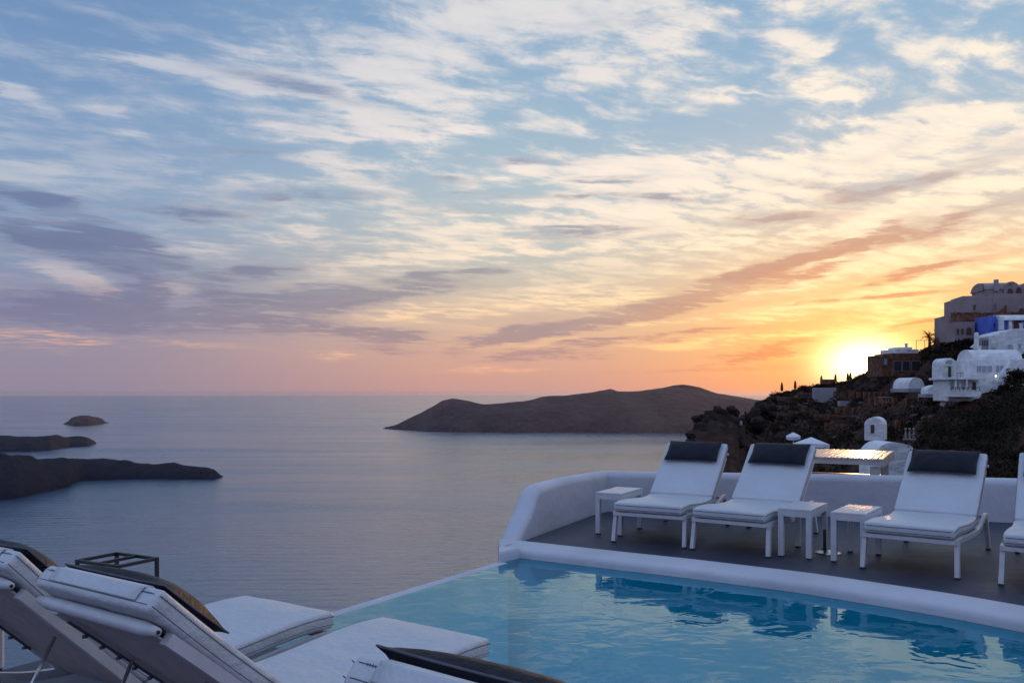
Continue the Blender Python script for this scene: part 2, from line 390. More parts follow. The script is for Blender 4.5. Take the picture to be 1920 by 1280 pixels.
    dark = nt.math('MULTIPLY', nt.math('ADD', nt.math('MULTIPLY', sd, nt.math('MULTIPLY', nt.math('ADD', .95, nt.math('MULTIPLY', fine, 1.4)), 1.25)), nt.math('MULTIPLY', dn, lowk2)), 1.0, clamp=True)
    bright = nt.math('MULTIPLY', nt.mapr(bright, 0, 1.0, 0, .98), nt.mapr(f4.outputs[0], .34, .62, .66, 1.0)); dark = nt.math('MULTIPLY', nt.mapr(dark, 0, 1.0, 0, .90), nt.mapr(f3.outputs[0], .36, .56, .62, 1.0))
    c = nt.mix(bright, base, clo)
    c = nt.mix(dark, c, drk)
    # ---- sun glow
    sd_ = (math.sin(SUN_AZ) * math.cos(SUN_EL), math.cos(SUN_AZ) * math.cos(SUN_EL), math.sin(SUN_EL))
    dt = nt.new('ShaderNodeVectorMath', operation='DISTANCE'); nt.l.new(dirv, dt.inputs[0]); dt.inputs[1].default_value = sd_
    dist = dt.outputs['Value']
    # flattened halo
    da = nt.math('SUBTRACT', az, SUN_AZ); de = nt.math('SUBTRACT', el, SUN_EL)
    dd = nt.math('SQRT', nt.math('ADD', nt.math('MULTIPLY', nt.math('MULTIPLY', da, da), .42), nt.math('MULTIPLY', de, de)))
    halo = nt.math('EXPONENT', nt.math('MULTIPLY', dd, -17.0))
    core = nt.math('EXPONENT', nt.math('MULTIPLY', nt.math('MULTIPLY', dd, dd), -1700.0))
    hc = nt.mix(1.0, (1.0, .44, .08), nt.mix(nt.math('MULTIPLY', bright, 1.0), (.55, .55, .55), (1, 1, 1)), 'MULTIPLY')
    def vscale(colr, f):
        n = nt.new('ShaderNodeVectorMath', operation='SCALE'); nt.put(n.inputs[0], colr) if isinstance(colr, bpy.types.NodeSocket) else setattr(n.inputs[0], 'default_value', colr)
        nt.put(n.inputs['Scale'], f); return n.outputs[0]
    def vadd(a, b):
        n = nt.new('ShaderNodeVectorMath', operation='ADD'); nt.l.new(a, n.inputs[0]); nt.l.new(b, n.inputs[1]); return n.outputs[0]
    c = vadd(c, vscale(hc, nt.math('MULTIPLY', halo, .68)))
    c = vadd(c, vscale((1.0, .78, .42), nt.math('MULTIPLY', core, 3.0)))
    disc = nt.mapr(dist, .016, .002)
    c = vadd(c, vscale((1.0, .8, .5), nt.math('MULTIPLY', disc, 5.0)))
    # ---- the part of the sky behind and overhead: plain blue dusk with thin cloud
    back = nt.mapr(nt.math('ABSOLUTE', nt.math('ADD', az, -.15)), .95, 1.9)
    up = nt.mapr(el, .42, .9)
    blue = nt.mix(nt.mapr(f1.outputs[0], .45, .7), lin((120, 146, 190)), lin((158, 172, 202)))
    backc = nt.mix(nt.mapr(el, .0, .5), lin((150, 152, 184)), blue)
    backc = vscale(backc, 1.4)  # unseen sky brightened above its dusk level to lift the whites and pool
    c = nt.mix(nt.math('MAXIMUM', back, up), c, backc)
    # a share of the physical sky
    sk = nt.new('ShaderNodeTexSky', sky_type='NISHITA'); sk.sun_disc = False
    sk.sun_elevation = SUN_EL; sk.sun_rotation = SUN_AZ; sk.dust_density = 1.5; sk.altitude = 250
    c = nt.mix(.04, c, vscale(sk.outputs[0], .1))
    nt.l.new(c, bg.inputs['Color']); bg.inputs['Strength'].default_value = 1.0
    w.cycles.sampling_method = 'MANUAL'; w.cycles.sample_map_resolution = 1024
build_world()

sun_d = bpy.data.lights.new('sun', 'SUN'); sun = bpy.data.objects.new('sun', sun_d); COL.objects.link(sun)
sun_d.energy = .7; sun_d.angle = R(.5); sun_d.color = (1.0, .50, .20)
sd = Vector((math.sin(SUN_AZ) * math.cos(SUN_EL), math.cos(SUN_AZ) * math.cos(SUN_EL), math.sin(SUN_EL)))
sun.rotation_euler = sd.to_track_quat('Z', 'Y').to_euler()
sun.location = (60, 150, 60)

# ------------------------------------------------------------------ sea & islands
SEA = -220.0
mb = MB()
rad = [0, 400, 900, 2000, 5000, 12000, 30000, 60000]; nseg = 96
vs = [(0, 0, 0)]; fs = []
for r_ in rad[1:]:
    for j in range(nseg):
        t = 2 * PI * j / nseg; vs.append((r_ * math.sin(t), r_ * math.cos(t), 0))
for j in range(nseg): fs.append((0, 1 + (j + 1) % nseg, 1 + j))
for k in range(len(rad) - 2):
    o = 1 + k * nseg
    for j in range(nseg):
        j2 = (j + 1) % nseg; fs.append((o + j, o + j2, o + nseg + j2, o + nseg + j))
mb.add(vs, fs); sea = mb.build('sea', M['sea']); sea.location = (0, 0, SEA); tag(sea, kind='structure')

def interp(tab, x):
    if x <= tab[0][0]: return tab[0][1]
    for (a, va), (b, vb) in zip(tab, tab[1:]):
        if x <= b: return va + (vb - va) * (x - a) / (b - a)
    return tab[-1][1]

def island(name, crest, shore, depthfac, material, rough, nx=160, ny=36, nsc=.01, power=.75):
    """crest / shore: (px, py) tables; the shore line lies on the sea, the land rises behind it to the crest and falls again."""
    x0 = crest[0][0]; x1 = crest[-1][0]
    rows = []
    for i in range(nx + 1):
        px = x0 + (x1 - x0) * i / nx
        ys = interp(shore, px); yc = interp(crest, px)
        Ds = F * (CZ - SEA) / (ys - HY)
        tot = max((ys - yc), .3) / F * Ds
        dep = depthfac * tot + 20
        row = []
        # crest depth: fixed so that its height gives yc
        Dc = Ds + dep
        zc = CZ + (HY - yc) / F * Dc
        hc = max(zc - SEA, 1)
        for j in range(ny + 1):
            t = j / ny
            if t < .55:
                s = t / .55; D = Ds + dep * s; h = hc * s ** power
            else:
                s = (t - .55) / .45; D = Dc + dep * 1.3 * s; h = hc * (1 - s ** 1.5)
            X = (px - 960) / F * D
            k = noise.fractal(Vector((X * nsc, D * nsc, 3.1)), 1.0, 2.0, 6)
            k2 = 1 - abs(noise.fractal(Vector((X * nsc * .5, D * nsc * .2, 9)), 1.0, 2.0, 4))
            env = math.sin(PI * min(1, t / 1.1))
            gl_ = 1 - 2 * abs(noise.fractal(Vector((X * nsc * 3.2, D * nsc * .55, 4.4)), 1.0, 2.0, 4))
            h2 = h + rough * (k + (k2 - .7) * .6 + (gl_ * .7 - .25) * abs(t - .55) * 2.4) * (env if t < .55 else env) * min(1, hc / (rough * 3))
            row.append((X, D, SEA - 3 + max(h2, 0) if 0 < j < ny else SEA - 6))
        rows.append(row)
    m_ = MB()
    m_.add([p for r_ in rows for p in r_], [(i*(ny+1)+j, (i+1)*(ny+1)+j, (i+1)*(ny+1)+j+1, i*(ny+1)+j+1) for i in range(nx) for j in range(ny)], True)
    o = m_.build(name, material); tag(o, kind='structure'); return o

island('island_headland',
    [(716,803),(722,799),(740,796),(760,788),(790,775),(810,764),(830,753),(846,750),(870,751),(905,755),(950,752),(990,748),(1015,743),(1060,742),(1100,736),(1130,728),(1145,725),(1160,729),(1200,729),(1240,726),(1262,722),(1280,721),(1310,724),(1345,735),(1390,742),(1420,747),(1480,756),(1560,775),(1620,795)],
    [(716,803.4),(740,805),(800,808),(860,810),(960,811),(1050,810),(1150,811),(1300,812),(1450,811),(1620,808)], 2.2, M['island'], 14, 260, 40, .0022, .62)
island('islet', [(119,793),(128,788),(134,782),(150,778.5),(165,777.5),(180,780),(192,784),(197,789),(205,791.5)],
    [(119,795),(140,798),(165,797.5),(190,794.5),(205,792.3)], 1.6, M['island'], 8, 60, 24, .004, .5)
island('lava_island', [(-260,806),(-100,808),(0,814),(60,816),(100,814.5),(130,815),(155,815),(168,818),(175,823),(181,829)],
    [(-260,852),(0,846.5),(60,846),(95,844),(130,838),(165,836),(175,833.5),(181,831)], 1.5, M['lava'], 10, 120, 30, .006, .6)
island('lava_headland', [(-420,838),(-120,845),(0,848),(18,852),(35,850),(55,853),(72,858),(150,857.5),(190,856),(210,858),(260,862),(320,867),(360,871),(390,875),(402,880),(412,888),(422,893)],
    [(-420,960),(-100,945),(0,938),(30,935),(70,926),(110,917),(131,913),(132,908),(152,901),(200,900),(260,898),(340,898),(400,898.5),(415,896),(422,894)], 1.1, M['lava'], 9, 220, 40, .011, .55)

# ------------------------------------------------------------------ hillside
CREST = [(1296,1500),(1301,900),(1303,782),(1312,778),(1327,776),(1330,770),(1341,765),(1350,764),(1356,768),(1362,768),(1369,761),(1375,760),(1380,770),(1386,782),(1399,781),(1404,776),(1411,773),(1422,757),(1435,748),(1449,739),(1470,735),(1490,731),(1503,724),(1518,724),(1540,720),(1590,715),(1610,704),(1639,693),(1652,692),(1700,682),(1730,655),(1760,640),(1790,628),(1830,612),(1870,596),(1920,588),(2000,566),(2200,540),(2700,520)]
RAD = [(1296,105),(1385,108),(1399,150),(1450,190),(1540,205),(1640,185),(1700,165),(1780,150),(1920,140),(2700,130)]
T0 = -.30; R0 = 22.0
def tang(px, r):
    rc = interp(RAD, px); tc = (HY - interp(CREST, px)) / F
    s = max(0, min(1, (r - R0) / (rc - R0)))
    return T0 + (tc - T0) * s ** .62
def hill_D(px, py):
    t = (HY - py) / F; lo, hi = R0, interp(RAD, px)
    if tang(px, hi) < t: return hi
    for _ in range(40):
        m_ = (lo + hi) / 2
        if tang(px, m_) < t: lo = m_
        else: hi = m_
    return lo
def hill_point(px, r):
    return Vector(((px - 960) / F * r, r, CZ + tang(px, r) * r))
def hill_mesh():
    pxs = []
    x = 1296.0
    while x < 2700:
        pxs.append(x); x += 1.6 if x < 1420 else (2.6 if x < 1930 else 14)
    ny = 110; nb = 26; rows = []
    for px in pxs:
        rc = interp(RAD, px); row = []
        for j in range(ny + nb + 1):
            if j <= ny:
                r_ = R0 + (rc - R0) * (j / ny); t = tang(px, r_); z = CZ + t * r_
                X = (px - 960) / F * r_
                near = min(1, (rc - r_) / 6)
                k = noise.fractal(Vector((X * .12, r_ * .12, 1.7)), 1.0, 2.0, 6)
                k3 = noise.fractal(Vector((X * .7, r_ * .7, 5.7)), 1.0, 2.0, 4)
                z += (k * 1.5 + k3 * .28) * (.15 + .85 * near) * min(1, (px - 1300) / 8 if px > 1300 else 0)
            else:
                s = (j - ny) / nb; r_ = rc + s * 90; X = (px - 960) / F * r_
                z = CZ + tang(px, rc) * rc - (s * 90) * (.25 + .9 * s)
                z += noise.fractal(Vector((X * .12, r_ * .12, 1.7)), 1.0, 2.0, 4) * 1.5 * s
            row.append((X, r_, z))
        rows.append(row)
    n = ny + nb
    m_ = MB()
    # left edge goes down to the sea as a cliff
    first = [(p[0] - 2.0, p[1], SEA) for p in rows[0]]
    rows = [first] + rows
    m_.add([p for r_ in rows for p in r_], [(i*(n+1)+j, (i+1)*(n+1)+j, (i+1)*(n+1)+j+1, i*(n+1)+j+1) for i in range(len(rows)-1) for j in range(n)], True)
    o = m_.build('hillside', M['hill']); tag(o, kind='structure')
hill_mesh()

# craggy boulders that break up the outcrop's outline
def rock(mb_, c, r_, seed):
    bm = bmesh.new(); bmesh.ops.create_icosphere(bm, subdivisions=3, radius=1)
    for v in bm.verts:
        d = v.co.normalized(); k = 1 + .38 * noise.fractal(d * 1.3 + Vector((seed * 7.3, seed, 2)), 1, 2, 4)
        cell = noise.cell(d * 2.2 + Vector((seed, 0, 0))); v.co = Vector((d.x * r_[0], d.y * r_[1], d.z * r_[2])) * (k + .12 * cell)
    mb_.add([Vector(c) + v.co for v in bm.verts], [[v.index for v in f.verts] for f in bm.faces], False); bm.free()
mbk = MB()
for i, (px, py, D, s) in enumerate([(1306,783,100,1.0),(1318,781,101,1.2),(1331,774,102,1.0),(1345,770,103,1.5),(1358,772,103,1.0),(1372,766,104,1.25),(1378,774,104,1.0),(1340,790,98,2.6),(1366,795,98,2.2),(1316,800,97,1.8),(1312,815,95,2.0),(1310,832,93,2.2),(1390,786,110,.9),
        (1408,778,146,1.8),(1416,768,150,1.7),(1425,760,158,1.9),(1438,752,172,2.2),(1450,744,182,1.6),(1436,765,160,3.2),(1420,790,130,2.4),(1502,728,198,1.3),(1515,728,198,1.1),(1330,815,94,3.0),(1360,820,93,3.0)]):
    s *= .5; rock(mbk, AT(px, py + s * 5, D), (s * random.uniform(.9, 1.4), s * 1.1, s * random.uniform(.8, 1.2)), i)
o = mbk.build('rock_outcrop', M['rock']); tag(o, kind='structure')

# loose stones
mbs = MB(); rs_ = random.Random(3)
for i in range(230):
    px = rs_.uniform(1440, 1900); py = rs_.uniform(742, 825) if i % 2 else rs_.uniform(752, 785)
    if px > 1700 and i % 2: px -= 260
    D_ = hill_D(px, py); q = rs_.uniform(.15, .55); c = hill_point(px, D_)
    bm = bmesh.new(); bmesh.ops.create_icosphere(bm, subdivisions=1, radius=q)
    for v in bm.verts: v.co *= rs_.uniform(.7, 1.25); v.co.z *= .7
    mbs.add([c + v.co for v in bm.verts], [[v.index for v in f.verts] for f in bm.faces], False); bm.free()
tag(mbs.build('stones', M['stone']), kind='stuff', label='loose brown stones strewn over the hillside', cat='stones')
# nearer shoulder on the right, overgrown
NCREST = [(1690,1000),(1702,905),(1715,852),(1728,818),(1745,800),(1790,786),(1830,780),(1856,778),(1880,760),(1900,742),(1920,722),(2000,690),(2300,660),(2700,640)]
def ncz(px, r_): 
    tc = (HY - interp(NCREST, px)) / F; s = max(0, min(1, (r_ - 16) / 32.0)); return CZ + (-.34 + (tc + .34) * s ** .7) * r_
m_ = MB(); rows = []
pxs = [1690 + i * 5 for i in range(56)] + [1970 + 20 * i for i in range(36)]
for px in pxs:
    row = []
    for j in range(56):
        if j < 40: r_ = 16 + 32 * j / 39; z = ncz(px, r_)
        else: s = (j - 39) / 16; r_ = 48 + 22 * s; z = ncz(px, 48) - 22 * s * (.3 + .6 * s)
        X = (px - 960) / F * r_; z += .35 * noise.fractal(Vector((X * .4, r_ * .4, 2)), 1, 2, 5)
        row.append((X, r_, z))
    rows.append(row)
m_.add([p for r_ in rows for p in r_], [(i*56+j, (i+1)*56+j, (i+1)*56+j+1, i*56+j+1) for i in range(len(rows)-1) for j in range(55)], True)
tag(m_.build('slope', M['hill']), kind='structure')

# leaf clumps
def leaf_clump(mb_, c, rx, rz, n, size, rng):
    c = Vector(c)
    for _ in range(n):
        u = rng.random() ** .5; t = rng.random() * 2 * PI; ph = math.acos(rng.uniform(-.35, 1))
        d = Vector((math.sin(ph) * math.cos(t) * rx, math.sin(ph) * math.sin(t) * rx, math.cos(ph) * rz)) * u
        p = c + d; a = Vector((rng.uniform(-1, 1), rng.uniform(-1, 1), rng.uniform(-.6, 1))).normalized()
        b = a.orthogonal().normalized(); b.rotate(Matrix.Rotation(rng.random() * 6.28, 3, a)); s = size * rng.uniform(.6, 1.4)
        q = a.cross(b)
        mb_.add([p - b * s * .35, p + a * s + b * 0, p + b * s * .35, p - a * s * .8 + q * s * .1], [(0, 1, 2, 3)])
rng = random.Random(5)
mb = MB()
for _ in range(4600):
    px = rng.uniform(1396, 1960) if _ < 3600 else rng.uniform(1960, 2500); rc = interp(RAD, px); r_ = R0 + 20 + (rc - R0 - 20) * rng.random() ** .6
    c = hill_point(px, r_); k = noise.noise(Vector((c.x * .06, c.y * .06, 0)))
    if k < -.32: continue
    s = rng.uniform(.35, .95) * (1.25 if k > .25 else .9)
    leaf_clump(mb, c + Vector((0, 0, .1)), s * 1.1, s * .75, 17, .24, rng)
for _ in range(260):   # ragged crest
    px = rng.uniform(1402, 1740); rc = interp(RAD, px); c = hill_point(px, rc - rng.uniform(0, 3)); s = rng.uniform(.25, .8)
    leaf_clump(mb, c, s * 1.2, s * .7, 20, .22, rng)
for _ in range(160):   # larger single shrubs
    px = rng.uniform(1410, 1900); rc = interp(RAD, px); c = hill_point(px, R0 + (rc - R0) * rng.uniform(.3, .97)); s = rng.uniform(.9, 1.7)
    leaf_clump(mb, c + Vector((0, 0, .2)), s, s * .85, 90, .2, rng)
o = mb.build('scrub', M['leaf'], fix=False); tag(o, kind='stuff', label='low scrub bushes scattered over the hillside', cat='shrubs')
mb = MB()
for _ in range(2300):
    px = rng.uniform(1700, 2100); r_ = 20 + 29 * rng.random() ** .7
    X = (px - 960) / F * r_; z = ncz(px, r_); k = noise.noise(Vector((X * .35, r_ * .35, 4)))
    s = .20 + .34 * max(0, k + .4)
    leaf_clump(mb, (X, r_, z + .05), s * 1.35, s, 26, .085, rng)
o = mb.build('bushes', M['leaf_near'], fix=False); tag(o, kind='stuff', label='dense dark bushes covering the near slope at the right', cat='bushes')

# ------------------------------------------------------------------ houses
class House:
    def __init__(s, name, label, cat, px, py, D, yaw=0.0, group=None):
        p = AT(px, py, D); s.D = D; s.k = D / F; s.px = px; s.py = py
        s.e = empty(name, p, yaw); tag(s.e, label, cat, group); s.parts = {}
    # local frame: x right, y away, z up, origin at (px,py) on the front face; sizes given in photo pixels at that depth
    def box(s, part, m, x0, x1, yt, yb, d0=0.0, d1=4.0, bev=.05, parent=None):
        k = s.k; mb_ = MB()
        mb_.bbox(((x0 - s.px) * k, d0, (s.py - yb) * k), ((x1 - s.px) * k, d1, (s.py - yt) * k), bev)
        return mb_.build(part, m, parent or s.e)
    def vault(s, part, m, x0, x1, ytop, yspring, d0=0.0, d1=4.0, along='y', n=14, yb=None):
        """barrel roof; along y: the arch faces the viewer; along x: the long side does"""
        k = s.k; X0 = (x0 - s.px) * k; X1 = (x1 - s.px) * k; zt = (s.py - ytop) * k; zs = (s.py - yspring) * k; zb = zs if yb is None else (s.py - yb) * k
        prof = [(0, zb)] if zb < zs else []
        prof += [((1 - math.cos(PI * i / n)) / 2, zs + math.sin(PI * i / n) * (zt - zs)) for i in range(n + 1)]
        if zb < zs: prof.append((1, zb))
        mb_ = MB()
        if along == 'y': rg = [[(X0 + (X1 - X0) * u, d, z) for u, z in prof] for d in (d0, d1)]
        else: rg = [[(x, d0 + (d1 - d0) * u, z) for u, z in prof] for x in (X0, X1)]
        mb_.rings(rg, True); return mb_.build(part, m, s.e, auto=40)
    def window(s, x0, x1, yt, yb, m='glass_dark', d=0.0, frame='plaster_far', arch=False, name='window', bars=1):
        k = s.k; X0 = (x0 - s.px) * k; X1 = (x1 - s.px) * k; Z0 = (s.py - yb) * k; Z1 = (s.py - yt) * k; t = .07
        mb_ = MB()
        if arch:
            n = 10; cx = (X0 + X1) / 2; rx = (X1 - X0) / 2; zs = Z1 - min(rx, (Z1 - Z0) * .6)
            pts = [(X0, Z0)] + [(cx - rx * math.cos(PI * i / n), zs + (Z1 - zs) * math.sin(PI * i / n)) for i in range(n + 1)] + [(X1, Z0)]
            mb_.add([(a, d - .03, b) for a, b in pts] + [(a, d + .04, b) for a, b in pts],
                    [tuple(range(len(pts)))] + [(i, (i + 1) % len(pts), len(pts) + (i + 1) % len(pts), len(pts) + i) for i in range(len(pts))])
            w = mb_.build(name, M[m], s.e)
            fb = MB(); 
            fb.tube([(a, d - .03, b) for a, b in pts], t * .6, 6); fb.build('frame', M[frame], w)
        else:
            mb_.box((X0, d - .03, Z0), (X1, d + .04, Z1)); w = mb_.build(name, M[m], s.e)
            fb = MB()
            for a, b in (((X0 - t, d - .05, Z0 - t), (X1 + t, d + .02, Z0)), ((X0 - t, d - .05, Z1), (X1 + t, d + .02, Z1 + t)),
                         ((X0 - t, d - .05, Z0), (X0, d + .02, Z1)), ((X1, d - .05, Z0), (X1 + t, d + .02, Z1))): fb.box(a, b)
            for i in range(bars):
                xm = X0 + (X1 - X0) * (i + 1) / (bars + 1); fb.box((xm - .03, d - .045, Z0), (xm + .03, d + .0, Z1))
            fb.build('frame', M[frame], w)
        return w

pf, pm, pg = M['plaster_far'], M['plaster_mauve'], M['plaster_grey']

def build_houses():
    # --- top house with stone terrace
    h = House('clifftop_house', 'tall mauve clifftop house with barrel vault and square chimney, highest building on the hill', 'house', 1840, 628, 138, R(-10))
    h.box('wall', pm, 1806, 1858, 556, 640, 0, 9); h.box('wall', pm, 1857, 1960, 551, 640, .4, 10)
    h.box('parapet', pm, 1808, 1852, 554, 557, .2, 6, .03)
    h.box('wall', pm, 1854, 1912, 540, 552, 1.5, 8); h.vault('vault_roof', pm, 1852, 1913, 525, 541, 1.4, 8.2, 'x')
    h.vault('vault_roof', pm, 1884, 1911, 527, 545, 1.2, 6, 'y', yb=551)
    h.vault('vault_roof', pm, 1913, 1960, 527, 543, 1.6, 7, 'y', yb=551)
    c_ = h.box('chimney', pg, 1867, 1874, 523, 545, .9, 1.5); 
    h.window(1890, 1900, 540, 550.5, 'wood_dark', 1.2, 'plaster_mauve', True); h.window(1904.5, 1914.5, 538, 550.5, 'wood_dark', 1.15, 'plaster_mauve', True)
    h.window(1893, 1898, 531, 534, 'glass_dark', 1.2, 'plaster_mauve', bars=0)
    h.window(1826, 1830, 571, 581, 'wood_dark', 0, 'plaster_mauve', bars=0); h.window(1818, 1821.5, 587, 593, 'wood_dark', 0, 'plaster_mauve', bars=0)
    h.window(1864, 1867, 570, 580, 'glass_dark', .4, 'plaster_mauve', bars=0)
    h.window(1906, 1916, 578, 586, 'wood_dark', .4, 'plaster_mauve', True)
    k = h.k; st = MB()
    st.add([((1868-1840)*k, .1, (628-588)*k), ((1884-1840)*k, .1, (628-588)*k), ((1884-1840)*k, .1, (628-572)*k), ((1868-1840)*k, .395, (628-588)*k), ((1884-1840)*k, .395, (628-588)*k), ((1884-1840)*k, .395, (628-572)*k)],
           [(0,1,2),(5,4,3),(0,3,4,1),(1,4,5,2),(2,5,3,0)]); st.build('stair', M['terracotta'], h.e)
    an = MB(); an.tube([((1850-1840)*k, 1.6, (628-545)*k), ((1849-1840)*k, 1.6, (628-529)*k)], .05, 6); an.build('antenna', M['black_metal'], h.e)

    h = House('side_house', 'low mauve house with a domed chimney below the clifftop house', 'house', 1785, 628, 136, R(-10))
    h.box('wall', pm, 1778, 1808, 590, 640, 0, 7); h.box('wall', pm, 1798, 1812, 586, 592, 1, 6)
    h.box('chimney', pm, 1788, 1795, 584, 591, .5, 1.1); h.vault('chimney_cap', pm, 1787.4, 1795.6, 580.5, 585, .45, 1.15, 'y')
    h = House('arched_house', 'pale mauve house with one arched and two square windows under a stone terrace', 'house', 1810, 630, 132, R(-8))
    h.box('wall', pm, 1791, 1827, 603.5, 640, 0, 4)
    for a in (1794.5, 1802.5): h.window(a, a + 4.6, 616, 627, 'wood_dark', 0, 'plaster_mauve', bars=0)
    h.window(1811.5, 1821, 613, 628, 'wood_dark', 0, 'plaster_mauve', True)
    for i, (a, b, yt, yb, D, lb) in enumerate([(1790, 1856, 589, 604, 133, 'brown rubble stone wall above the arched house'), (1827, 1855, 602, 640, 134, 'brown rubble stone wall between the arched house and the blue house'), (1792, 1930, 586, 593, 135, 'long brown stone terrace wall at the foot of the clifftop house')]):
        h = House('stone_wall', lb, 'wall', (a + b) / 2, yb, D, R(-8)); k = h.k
        mb_ = MB(); n = int((b - a) / 1.5)
        for q in range(n):
            x = (a - h.px + (b - a) * q / n) * k; w = (b - a) / n * k; top = (yb - yt) * k + random.uniform(-.12, .14)
            mb_.box((x, 0, -.5), (x + w * 1.0, 1.2 + random.uniform(0, .15), top))
        mb_.build('masonry', M['terracotta'], h.e)
    # --- blue house
    h = House('blue_house', 'cobalt blue house with narrow dark windows below the clifftop house', 'house', 1866, 621, 128, R(-6))
    h.box('wall', M['plaster_blue'], 1854, 1878, 592, 630, 0, 5)
    h.window(1863, 1866, 606, 615, 'glass_dark', 0, 'plaster_blue', bars=0); h.window(1872, 1876, 605, 620, 'glass_dark', 0, 'plaster_blue', bars=0, name='door')
    h = House('arcaded_house', 'white and blue house with a round arched porch beside the blue house', 'house', 1900, 621, 126, R(-6))
    h.box('wall', M['plaster_blue'], 1878, 1960, 596, 630, .8, 5); h.box('pilaster', pf, 1878, 1885, 593, 622, .2, .9, .03); h.box('pilaster', pf, 1894, 1900, 598, 620, .3, .78, .03)
    h.vault('arch_hood', pf, 1880, 1960, 588, 600, .1, 5, 'x')
    h.window(1904, 1921, 597, 619, 'wood_dark', .8, 'plaster_far', True)
    # --- white house W1
    h = House('white_house', 'white house with a sloping roof and two curtained windows above the barrel-vaulted house', 'house', 1895, 656, 118, R(-4))
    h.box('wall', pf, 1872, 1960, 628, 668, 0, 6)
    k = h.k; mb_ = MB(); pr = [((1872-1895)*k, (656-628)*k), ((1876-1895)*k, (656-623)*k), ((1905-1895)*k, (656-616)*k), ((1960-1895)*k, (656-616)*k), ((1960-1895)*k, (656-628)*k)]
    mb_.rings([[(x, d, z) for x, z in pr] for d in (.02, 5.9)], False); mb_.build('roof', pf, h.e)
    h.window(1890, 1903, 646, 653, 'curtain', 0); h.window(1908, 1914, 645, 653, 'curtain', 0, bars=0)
    # --- tower chimney and gate
    h = House('chimney_tower', 'slim tapering white chimney tower beside a grey gate', 'chimney', 1833, 655, 116)
    k = h.k; mb_ = MB(); rg = []
    for z, r_ in ((0, 6.0), (3, 5), (8, 4.2), (28, 3.8), (31, 3.4), (32.2, 1.6)): rg.append([(math.cos(t * PI / 6) * r_ * k, math.sin(t * PI / 6) * r_ * k + .3, z * k) for t in range(12)])
    mb_.rings(rg); mb_.build('shaft', pf, h.e)
    mb_ = MB(); mb_.add([((-11)*k, 0, 4*k), (-3*k, 0, 11*k), (-3*k, 0, 0), ((-11)*k, .5, 4*k), (-3*k, .5, 11*k), (-3*k, .5, 0)], [(0,1,2),(5,4,3),(0,3,4,1),(1,4,5,2),(2,5,3,0)]); mb_.build('buttress', pf, h.e)
    h = House('garden_gate', 'grey arched garden gate with dark bars between the white chimney tower and a small urn', 'gate', 1846, 652, 117)
    h.box('wall', pg, 1839, 1854, 633, 655, 0, .5)
    mb_ = MB()
    for i in range(4): mb_.box(((1842 + i * 3 - 1846) * h.k, -.06, 4 * h.k), ((1843 + i * 3 - 1846) * h.k, .02, 15 * h.k))
    mb_.build('bar', M['black_metal'], h.e)
    h = House('urn', 'squat white urn-shaped chimney beside the white house wall', 'chimney pot', 1864, 656, 116)
    mb_ = MB(); mb_.rings([[(math.cos(t * PI / 6) * r_ * h.k, math.sin(t * PI / 6) * r_ * h.k, z * h.k) for t in range(12)] for z, r_ in ((0, 3), (8, 3.6), (14, 5), (16, 4.6))]); mb_.build('body', pf, h.e)
    # --- W2 barrel-vaulted house
    h = House('vaulted_house', 'large white house with a long barrel roof, two skylights and an outside stair', 'house', 1867, 740, 104, R(-4))
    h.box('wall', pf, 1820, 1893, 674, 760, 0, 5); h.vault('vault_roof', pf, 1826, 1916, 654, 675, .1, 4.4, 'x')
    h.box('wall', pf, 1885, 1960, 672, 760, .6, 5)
    sk_ = MB(); k = h.k
    for x in (1884, 1893): sk_ = MB(); sk_.add([((x-1867)*k, 1.0, (740-668)*k), ((x+4-1867)*k, 1.0, (740-668)*k), ((x+6.5-1867)*k, 1.55, (740-659)*k), ((x+2.5-1867)*k, 1.55, (740-659)*k)], [(0,1,2,3)]); q = sk_.build('skylight', M['curtain'], h.e); q.location = (0, -.42, .0)
    h.window(1832, 1860, 686, 697.5, 'curtain', 0, bars=2); h.window(1867, 1881, 685, 698, 'curtain', 0)
    mb_ = MB(); pr = [((1862-1867)*k, (740-712)*k), ((1890-1867)*k, (740-677)*k), ((1914-1867)*k, (740-674)*k), ((1914-1867)*k, -20*k), ((1862-1867)*k, -20*k)]
    mb_.rings([[(x, d, z) for x, z in pr] for d in (-.9, -.02)], False); mb_.build('stair_wall', pf, h.e)
    h.window(1863.5, 1881, 716, 731, 'curtain', -.9); h.window(1884, 1889, 716, 727, 'curtain', -.9, bars=0); h.window(1894, 1898, 690, 694, 'glass_dark', -.9, bars=0)
    lm = MB(); lm.rings([[(math.cos(t * PI / 4) * q + (1859 - 1867) * k, math.sin(t * PI / 4) * q - 1.1, (740 - 705) * k + z) for t in range(8)] for z, q in ((-.08, .03), (-.04, .09), (.04, .09), (.08, .03))]); lm.build('lamp', M['lamp'], h.e)
    # --- balcony building
    h = House('terrace_house', 'low white house with a flat roof slab, veranda and balcony parapet', 'house', 1815, 745, 100, R(-3))
    h.box('wall', pf, 1792, 1850, 712, 752, 1.8, 6); h.box('roof_slab', pf, 1785, 1848, 707, 711.5, -.1, 6.2)
    h.box('balcony', pf, 1783, 1838, 739, 744, -.2, 1.8); h.box('balcony_parapet', pf, 1783, 1838, 731, 739.2, -.2, .0, .03)
    h.box('column', pf, 1792, 1794.5, 711.3, 731.2, .0, .2, .02); h.box('column', pf, 1812, 1815, 711.3, 731.2, .0, .2, .02)
    h.window(1795, 1811, 715, 730, 'curtain', 1.8); h.window(1816, 1831, 715, 730, 'curtain', 1.8); h.window(1836, 1843, 716, 735, 'wood_dark', 1.8, bars=0, name='door')
    # --- small arched chapel
    h = House('bell_gable', 'small white arched gatehouse with a fanlight above a dark door', 'gatehouse', 1780, 708, 112, R(4))
